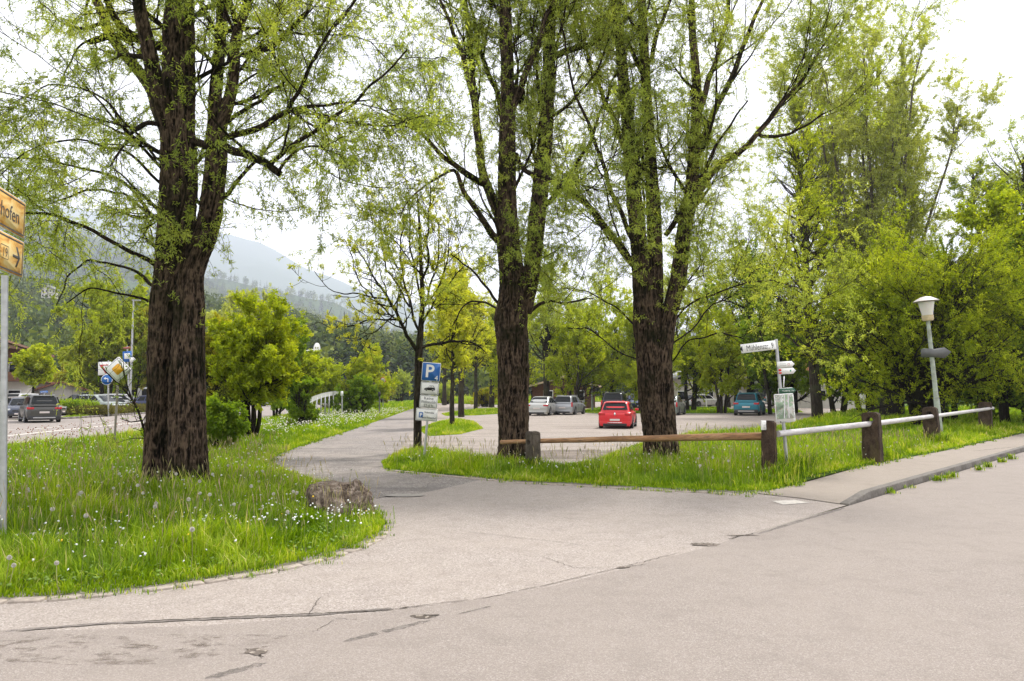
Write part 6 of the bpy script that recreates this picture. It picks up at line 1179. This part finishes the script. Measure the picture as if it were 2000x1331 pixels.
    for s in (-1, 1):
        if lamps == 'tall': MB().box((s * W * .435, ys(.022), bl * .86), (.12, .16, .36), bev=.03).build('tail_lamp', M_lamp, e)
        else: q_ = MB(); q_.box((s * W * .385, ys(.014), bl * .83), (W * .20, .10, .125), bev=.03); q_.box((s * W * .46, ys(.035), bl * .85), (.10, .26, .12), bev=.03); q_.build('tail_lamp', M_lamp, e)
        MB().box((s * W * .37, ys(.966), hf * .84), (W * .18, .20, .13), bev=.04).build('head_lamp', M_head, e)
        mq = MB().box((s * (W / 2 + .06), ys(cfb) - .30, bl + .06), (.20, .10, .13), bev=.03); mq.build('wing_mirror', pm, e)
        MB().box((s * W * .488, ys(.5), cl + .02), (.05, L * .50, .09), bev=.02).build('sill', M_trim, e)
        for k_, f in enumerate((.435, .655)): MB().box((s * (W * .4975), ys(f), bl * .83), (.02, .16, .025), bev=.006).build('door_handle', M_trim, e)
        q_ = MB()
        for f in (.375, .60): q_.box((s * (W * .4945), ys(f), cl + .42), (.016, .012, bl - cl - .28))
        q_.build('door_gap', M_trim, e, smooth=False)
        for f in (.185, .80):
            a_ = MB(); a_.lathe([(0, 0), (wr + .055, 0), (wr + .055, -.02), (0, -.02)], 30); R_ = np.array(Matrix.Rotation(math.pi / 2, 3, 'Y')); a_.V = [v @ R_.T + [s * W * .4955 + (.01 if s > 0 else .01), ys(f), wr + .02] for v in a_.V]; a_.build('wheel_arch', M_trim, e, sharp=30)
            w_ = MB(); w_.lathe([(wr * .62, -.10), (wr * .94, -.10), (wr, -.06), (wr, .06), (wr * .94, .10), (wr * .62, .10)], 32); w_.V = [v @ R_.T + [s * (W / 2 - .085), ys(f), wr] for v in w_.V]; t_ = w_.build('wheel', M_tyre, e, sharp=40)
            rm = MB(); x1 = s * (W / 2 - .085 + s * 0)
            rm.lathe([(0, .085), (wr * .14, .09), (wr * .16, .07), (wr * .56, .075), (wr * .63, .10), (wr * .66, .08), (wr * .66, -.08), (0, -.08)], 30); 
            rm.V = [(v * [1, 1, s]) @ R_.T + [s * (W / 2 - .085), ys(f), wr] for v in rm.V]; rb = rm.build('rim', M_rim, t_, sharp=30)
            sp = MB()
            for k_ in range(5): a = k_ / 5 * 6.283 + .3 + .63; c_ = np.array([s * (W / 2 + .001), ys(f) + math.cos(a) * wr * .38, wr + math.sin(a) * wr * .38]); sp.box(c_, (.012, wr * .22, wr * .30), R=np.array(Matrix.Rotation(a + math.pi / 2, 3, 'X')), bev=.003)
            sp.build('rim_opening', M_trim, t_, smooth=False)
    MB().box((0, ys(-.0035) if kind not in ('hatch',) else ys(-.012), (bl * .60 if kind != 'hatch' else cl + .30)), (.52, .02, .11), bev=.004).build('number_plate', M_plate, e)
    MB().box((0, ys(1.004), cl + .16), (.5, .02, .11), bev=.004).build('number_plate', M_plate, e)
    MB().box((0, ys(crt) - .02, Hh - .05), (W * .60, .22, .03), bev=.012).build('roof_spoiler', pm, e)
    if rails:
        for s in (-1, 1): MB().box((s * wt * .92, (ys(crt) + ys(cft)) / 2, Hh + .03), (.04, L * .42, .035), bev=.012).build('roof_rail', M_zinc, e)
    if emblem:
        q_ = MB(); q_.prism([(-.055, 0), (0, .10), (.055, 0), (0, -.10)], 0, .02); q_.prism([(-.028, 0), (0, .055), (.028, 0), (0, -.055)][::-1], -.004, -.001); q_.V = [v + [0, ys(.0) - .012, bl * .87] for v in q_.V]
        q2 = MB(); q2.prism([(-.06, 0), (0, .105), (.06, 0), (0, -.105)], ys(0) + .0, ys(0) + .03); q2.V[0] = q2.V[0] + [0, 0, bl * .84]; q2.build('emblem', M_chr, e, smooth=False)
        MB().tube([(0, ys(crt) + .25, Hh), (0, ys(crt) + .18, Hh + .09), (0, ys(crt) + .12, Hh + .2)], [.008, .006, .004], 6).build('aerial', M_trim, e); MB().prism([(-.4, 0), (.4, 0), (.36, .03), (-.36, .03)], ys(0) - .05, ys(0) + .02).build('chrome_strip', M_chr, e, smooth=False).location = (0, 0, cl + .14)
    return e
cg = 'cars parked on the gravel lot'
car('hatch', G(1201, 838), 13.5, 'red hatchback car parked alone in the middle of the lot, seen from behind', (.60, .006, .016), .925, metal=.05, emblem=True, group=cg)
car('estate', G(1098, 811), 19, 'silver-grey estate car parked next to the lamp mast, seen from behind', (.33, .34, .36), 1.04, group=cg, lamps='tall', metal=.5, rails=True)
car('sedan', G(1048, 812.5), 17, 'light silver saloon car half hidden behind the middle willow trunk', (.40, .40, .385), 1.04, group=cg, metal=.5)
car('small_suv', G(1196, 811), 15, 'dark grey off-road car mostly hidden behind the red car', (.03, .033, .045), 1.13, group=cg, lamps='tall', metal=.4, rails=True)
car('small_suv', G(1457.5, 812.5), 25, 'teal blue off-road car with towbar parked at the right end of the lot', (.006, .15, .21), 1.12, group=cg, rails=True, metal=.3)
car('sedan', G(1301, 812), 21, 'greenish grey car behind the third willow, only its right rear corner showing', (.14, .17, .155), 1.08, group=cg, lamps='tall', metal=.4)
car('hatch', G(1250, 800), 185 - 10, 'dark blue car facing the viewer, left of the third willow trunk', (.03, .05, .13), 1.2, front=True, group=cg, metal=.4)
car('suv', G(86, 826.5), -39, 'grey off-road car driving away on the main road, seen from behind', (.055, .055, .052), .96, metal=.5, rails=True, lamps='block')
lg = 'cars parked beside the main road on the left'
for (kd, px, py, hd, lab, col, sc, fr) in [('hatch', 36, 818, 152, 'dark blue car with its front towards the road, left behind the grey off-road car', (.03, .04, .07), 1.0, True), ('estate', 0, 813, 80, 'taupe grey car at the left edge behind the sign pole', (.25, .22, .20), 1.0, False),
        ('small_suv', 90, 806, 5, 'white car just above the roof of the grey off-road car', (.5, .5, .5), 1.1, True), ('estate', 122, 802, 190, 'black estate car facing the road right of the grey off-road car', (.02, .02, .022), 1.15, True),
        ('sedan', 136, 808, 100, 'pale green-grey car behind the short hedge', (.30, .34, .32), 1.15, False), ('van', 172, 800, 150, 'black people carrier among the parked cars on the left', (.02, .02, .022), 1.0, True),
        ('sedan', 186, 804, 140, 'blue-grey car with its bonnet above the brown hedge', (.20, .22, .25), 1.0, True), ('estate', 186, 803, 82, 'long silver estate car seen from the side behind the hedge', (.45, .45, .46), 1.15, False),
        ('hatch', 236, 806, 135, 'small silver car nose-on beside the long silver estate car', (.42, .43, .44), 1.0, True), ('estate', 150, 806, 95, 'pale silver car with its side to the road between the two hedges', (.40, .42, .42), 1.0, False),
        ('hatch', 262, 804, 75, 'dark blue car with red rear lamp beside the big willow trunk', (.02, .03, .09), 1.1, False), ('camper', 268, 792, 80, 'white camper van behind the dark blue car near the big willow', (.6, .6, .6), 1.0, False),
        ('van', 498, 794, 90, 'white van glimpsed through the stems of the large bush tree', (.6, .6, .6), 1.0, False), ('van', 716, 789, 250, 'far white van with dark windows on the main road', (.5, .5, .5), .95, False), ('van', 758, 788.5, 255, 'second far grey van near the small round sign', (.35, .35, .36), .9, False),
        ('hatch', 598, 791, 280, 'white car on the main road behind the guard rail', (.6, .6, .6), 1.0, False)]:
    car(kd, G(px, py), hd, lab, col, sc, front=fr, group=lg if px < 300 else None)
for (kd, px, py, hd, lab, col, sc) in [('camper', 1500, 794, 80, 'white camper van glimpsed behind the tree beside the teal car', (.6, .6, .6), 1.1), ('camper', 1640, 796, 95, 'white camper van behind the thicket right of the slender grey-stemmed tree', (.6, .6, .6), 1.1), ('estate', 1345, 795, 70, 'white car parked beyond the lot, right of the third willow', (.55, .55, .55), 1.1)]:
    car(kd, G(px, py), hd, lab, col, sc)

# ------------------------------------------------------------------ buildings
M_plas = simple('white render', (.58, .55, .50), .9, var=.08, scale=2); M_wood = simple('brown timber', (.13, .06, .035), .8, var=.3, scale=6); M_tile = simple('red brown roof tiles', (.22, .09, .06), .9, var=.3, scale=6, bs=.5, bd=.03); M_win = GL
def house(name, c, w, d, h, rh, lab, roof=M_tile, wall=M_plas, yaw=0.0, over=.9, floors=2, balc=False, cat='house', gable_timber=False, nwin=3):
    e = empty(name, (*c[:2], 0), yaw, lab, cat); MB().add([(-w / 2, -d / 2, -.2), (w / 2, -d / 2, -.2), (w / 2, d / 2, -.2), (-w / 2, d / 2, -.2), (-w / 2, -d / 2, h), (w / 2, -d / 2, h), (w / 2, d / 2, h), (-w / 2, d / 2, h), (0, -d / 2, h + rh), (0, d / 2, h + rh)],
        [[0, 1, 5, 8, 4], [2, 3, 7, 9, 6], [1, 2, 6, 5], [3, 0, 4, 7]]).build('wall', wall, e, smooth=False)
    if gable_timber: MB().prism([(-w / 2 + .1, h * .62), (w / 2 - .1, h * .62), (w / 2 - .1, h), (0, h + rh - .1), (-w / 2 + .1, h)], -d / 2 - .08, -d / 2 - .02).build('gable_boarding', M_wood, e, smooth=False)
    for s in (-1, 1):
        t = rh / (w / 2); ex = w / 2 + over; V = [(0, -d / 2 - over, h + rh + .05), (s * ex, -d / 2 - over, h + rh - t * ex + .05), (s * ex, d / 2 + over, h + rh - t * ex + .05), (0, d / 2 + over, h + rh + .05)]; V2 = [(a, b_, z_ + .22) for a, b_, z_ in V]
        MB().add(V + V2, [np.array([[0, 1, 2, 3], [4, 5, 6, 7], [0, 1, 5, 4], [1, 2, 6, 5], [2, 3, 7, 6], [3, 0, 4, 7]])]).build('roof', roof, e, smooth=False)
    for fl_ in range(floors):
        for i in range(nwin):
            x_ = -w / 2 + w * (i + .5) / nwin; z_ = 1.5 + fl_ * 2.8; o = MB().box((x_, -d / 2 - .03, z_), (1.2, .1, 1.3)).build('window', M_wh, e, smooth=False); MB().box((x_, -d / 2 - .09, z_), (1.0, .03, 1.1)).build('pane', GL, o, smooth=False)
            for s in (-1, 1): MB().box((s * (w / 2 + .03), -d / 2 + d * (i + .5) / nwin, z_), (.1, 1.1, 1.2)).build('window', GL, e, smooth=False)
        if balc and fl_ > 0: MB().box((0, -d / 2 - .7, .2 + fl_ * 2.8 + .45), (w + .6, 1.3, .95), bev=.03).build('balcony', M_wood, e, smooth=False)
    return e
house('chalet', PT(-130, 790, 78), 17.0, 14, 6.0, 3.0, 'white chalet with brown timber balconies and overhanging roof at the left edge', roof=M_wood, yaw=.62, balc=True, gable_timber=True, over=1.6, nwin=5)
house('hut', PT(1098, 790, 92), 7.5, 6, 2.6, 1.0, 'low brown and white hut behind the silver cars', roof=simple('pale sheet roof', (.40, .30, .20), .8), wall=M_wood, floors=1, over=.7, nwin=2, cat='hut')
house('house', PT(1600, 790, 98), 16, 10, 4.2, 3.0, 'house with red roof hidden behind the trees right of the map board', roof=simple('orange red tiles', (.48, .16, .10), .9, var=.25, scale=5), yaw=1.2)
house('house', PT(1370, 790, 110), 12, 9, 3.4, 2.4, 'grey roofed house glimpsed beyond the lot right of the third willow', roof=simple('grey roof', (.2, .2, .2), .9))
house('garage', PT(90, 790, 98), 6.0, 5, 2.3, .9, 'low garage with red-brown tiled roof behind the parked cars, left one', yaw=.5, floors=0, cat='garage'); house('garage', PT(120, 790, 96), 5.0, 5, 2.2, .9, 'low garage with red-brown tiled roof behind the parked cars, right one', yaw=.5, floors=0, cat='garage')
g = PT(97, 574, 470); e = house('castle', g, 7, 6, 6, 2, 'tiny white building high on the wooded hill at the left', roof=simple('grey roof', (.2, .2, .2), .9)); e.location[2] = g[2] - 3
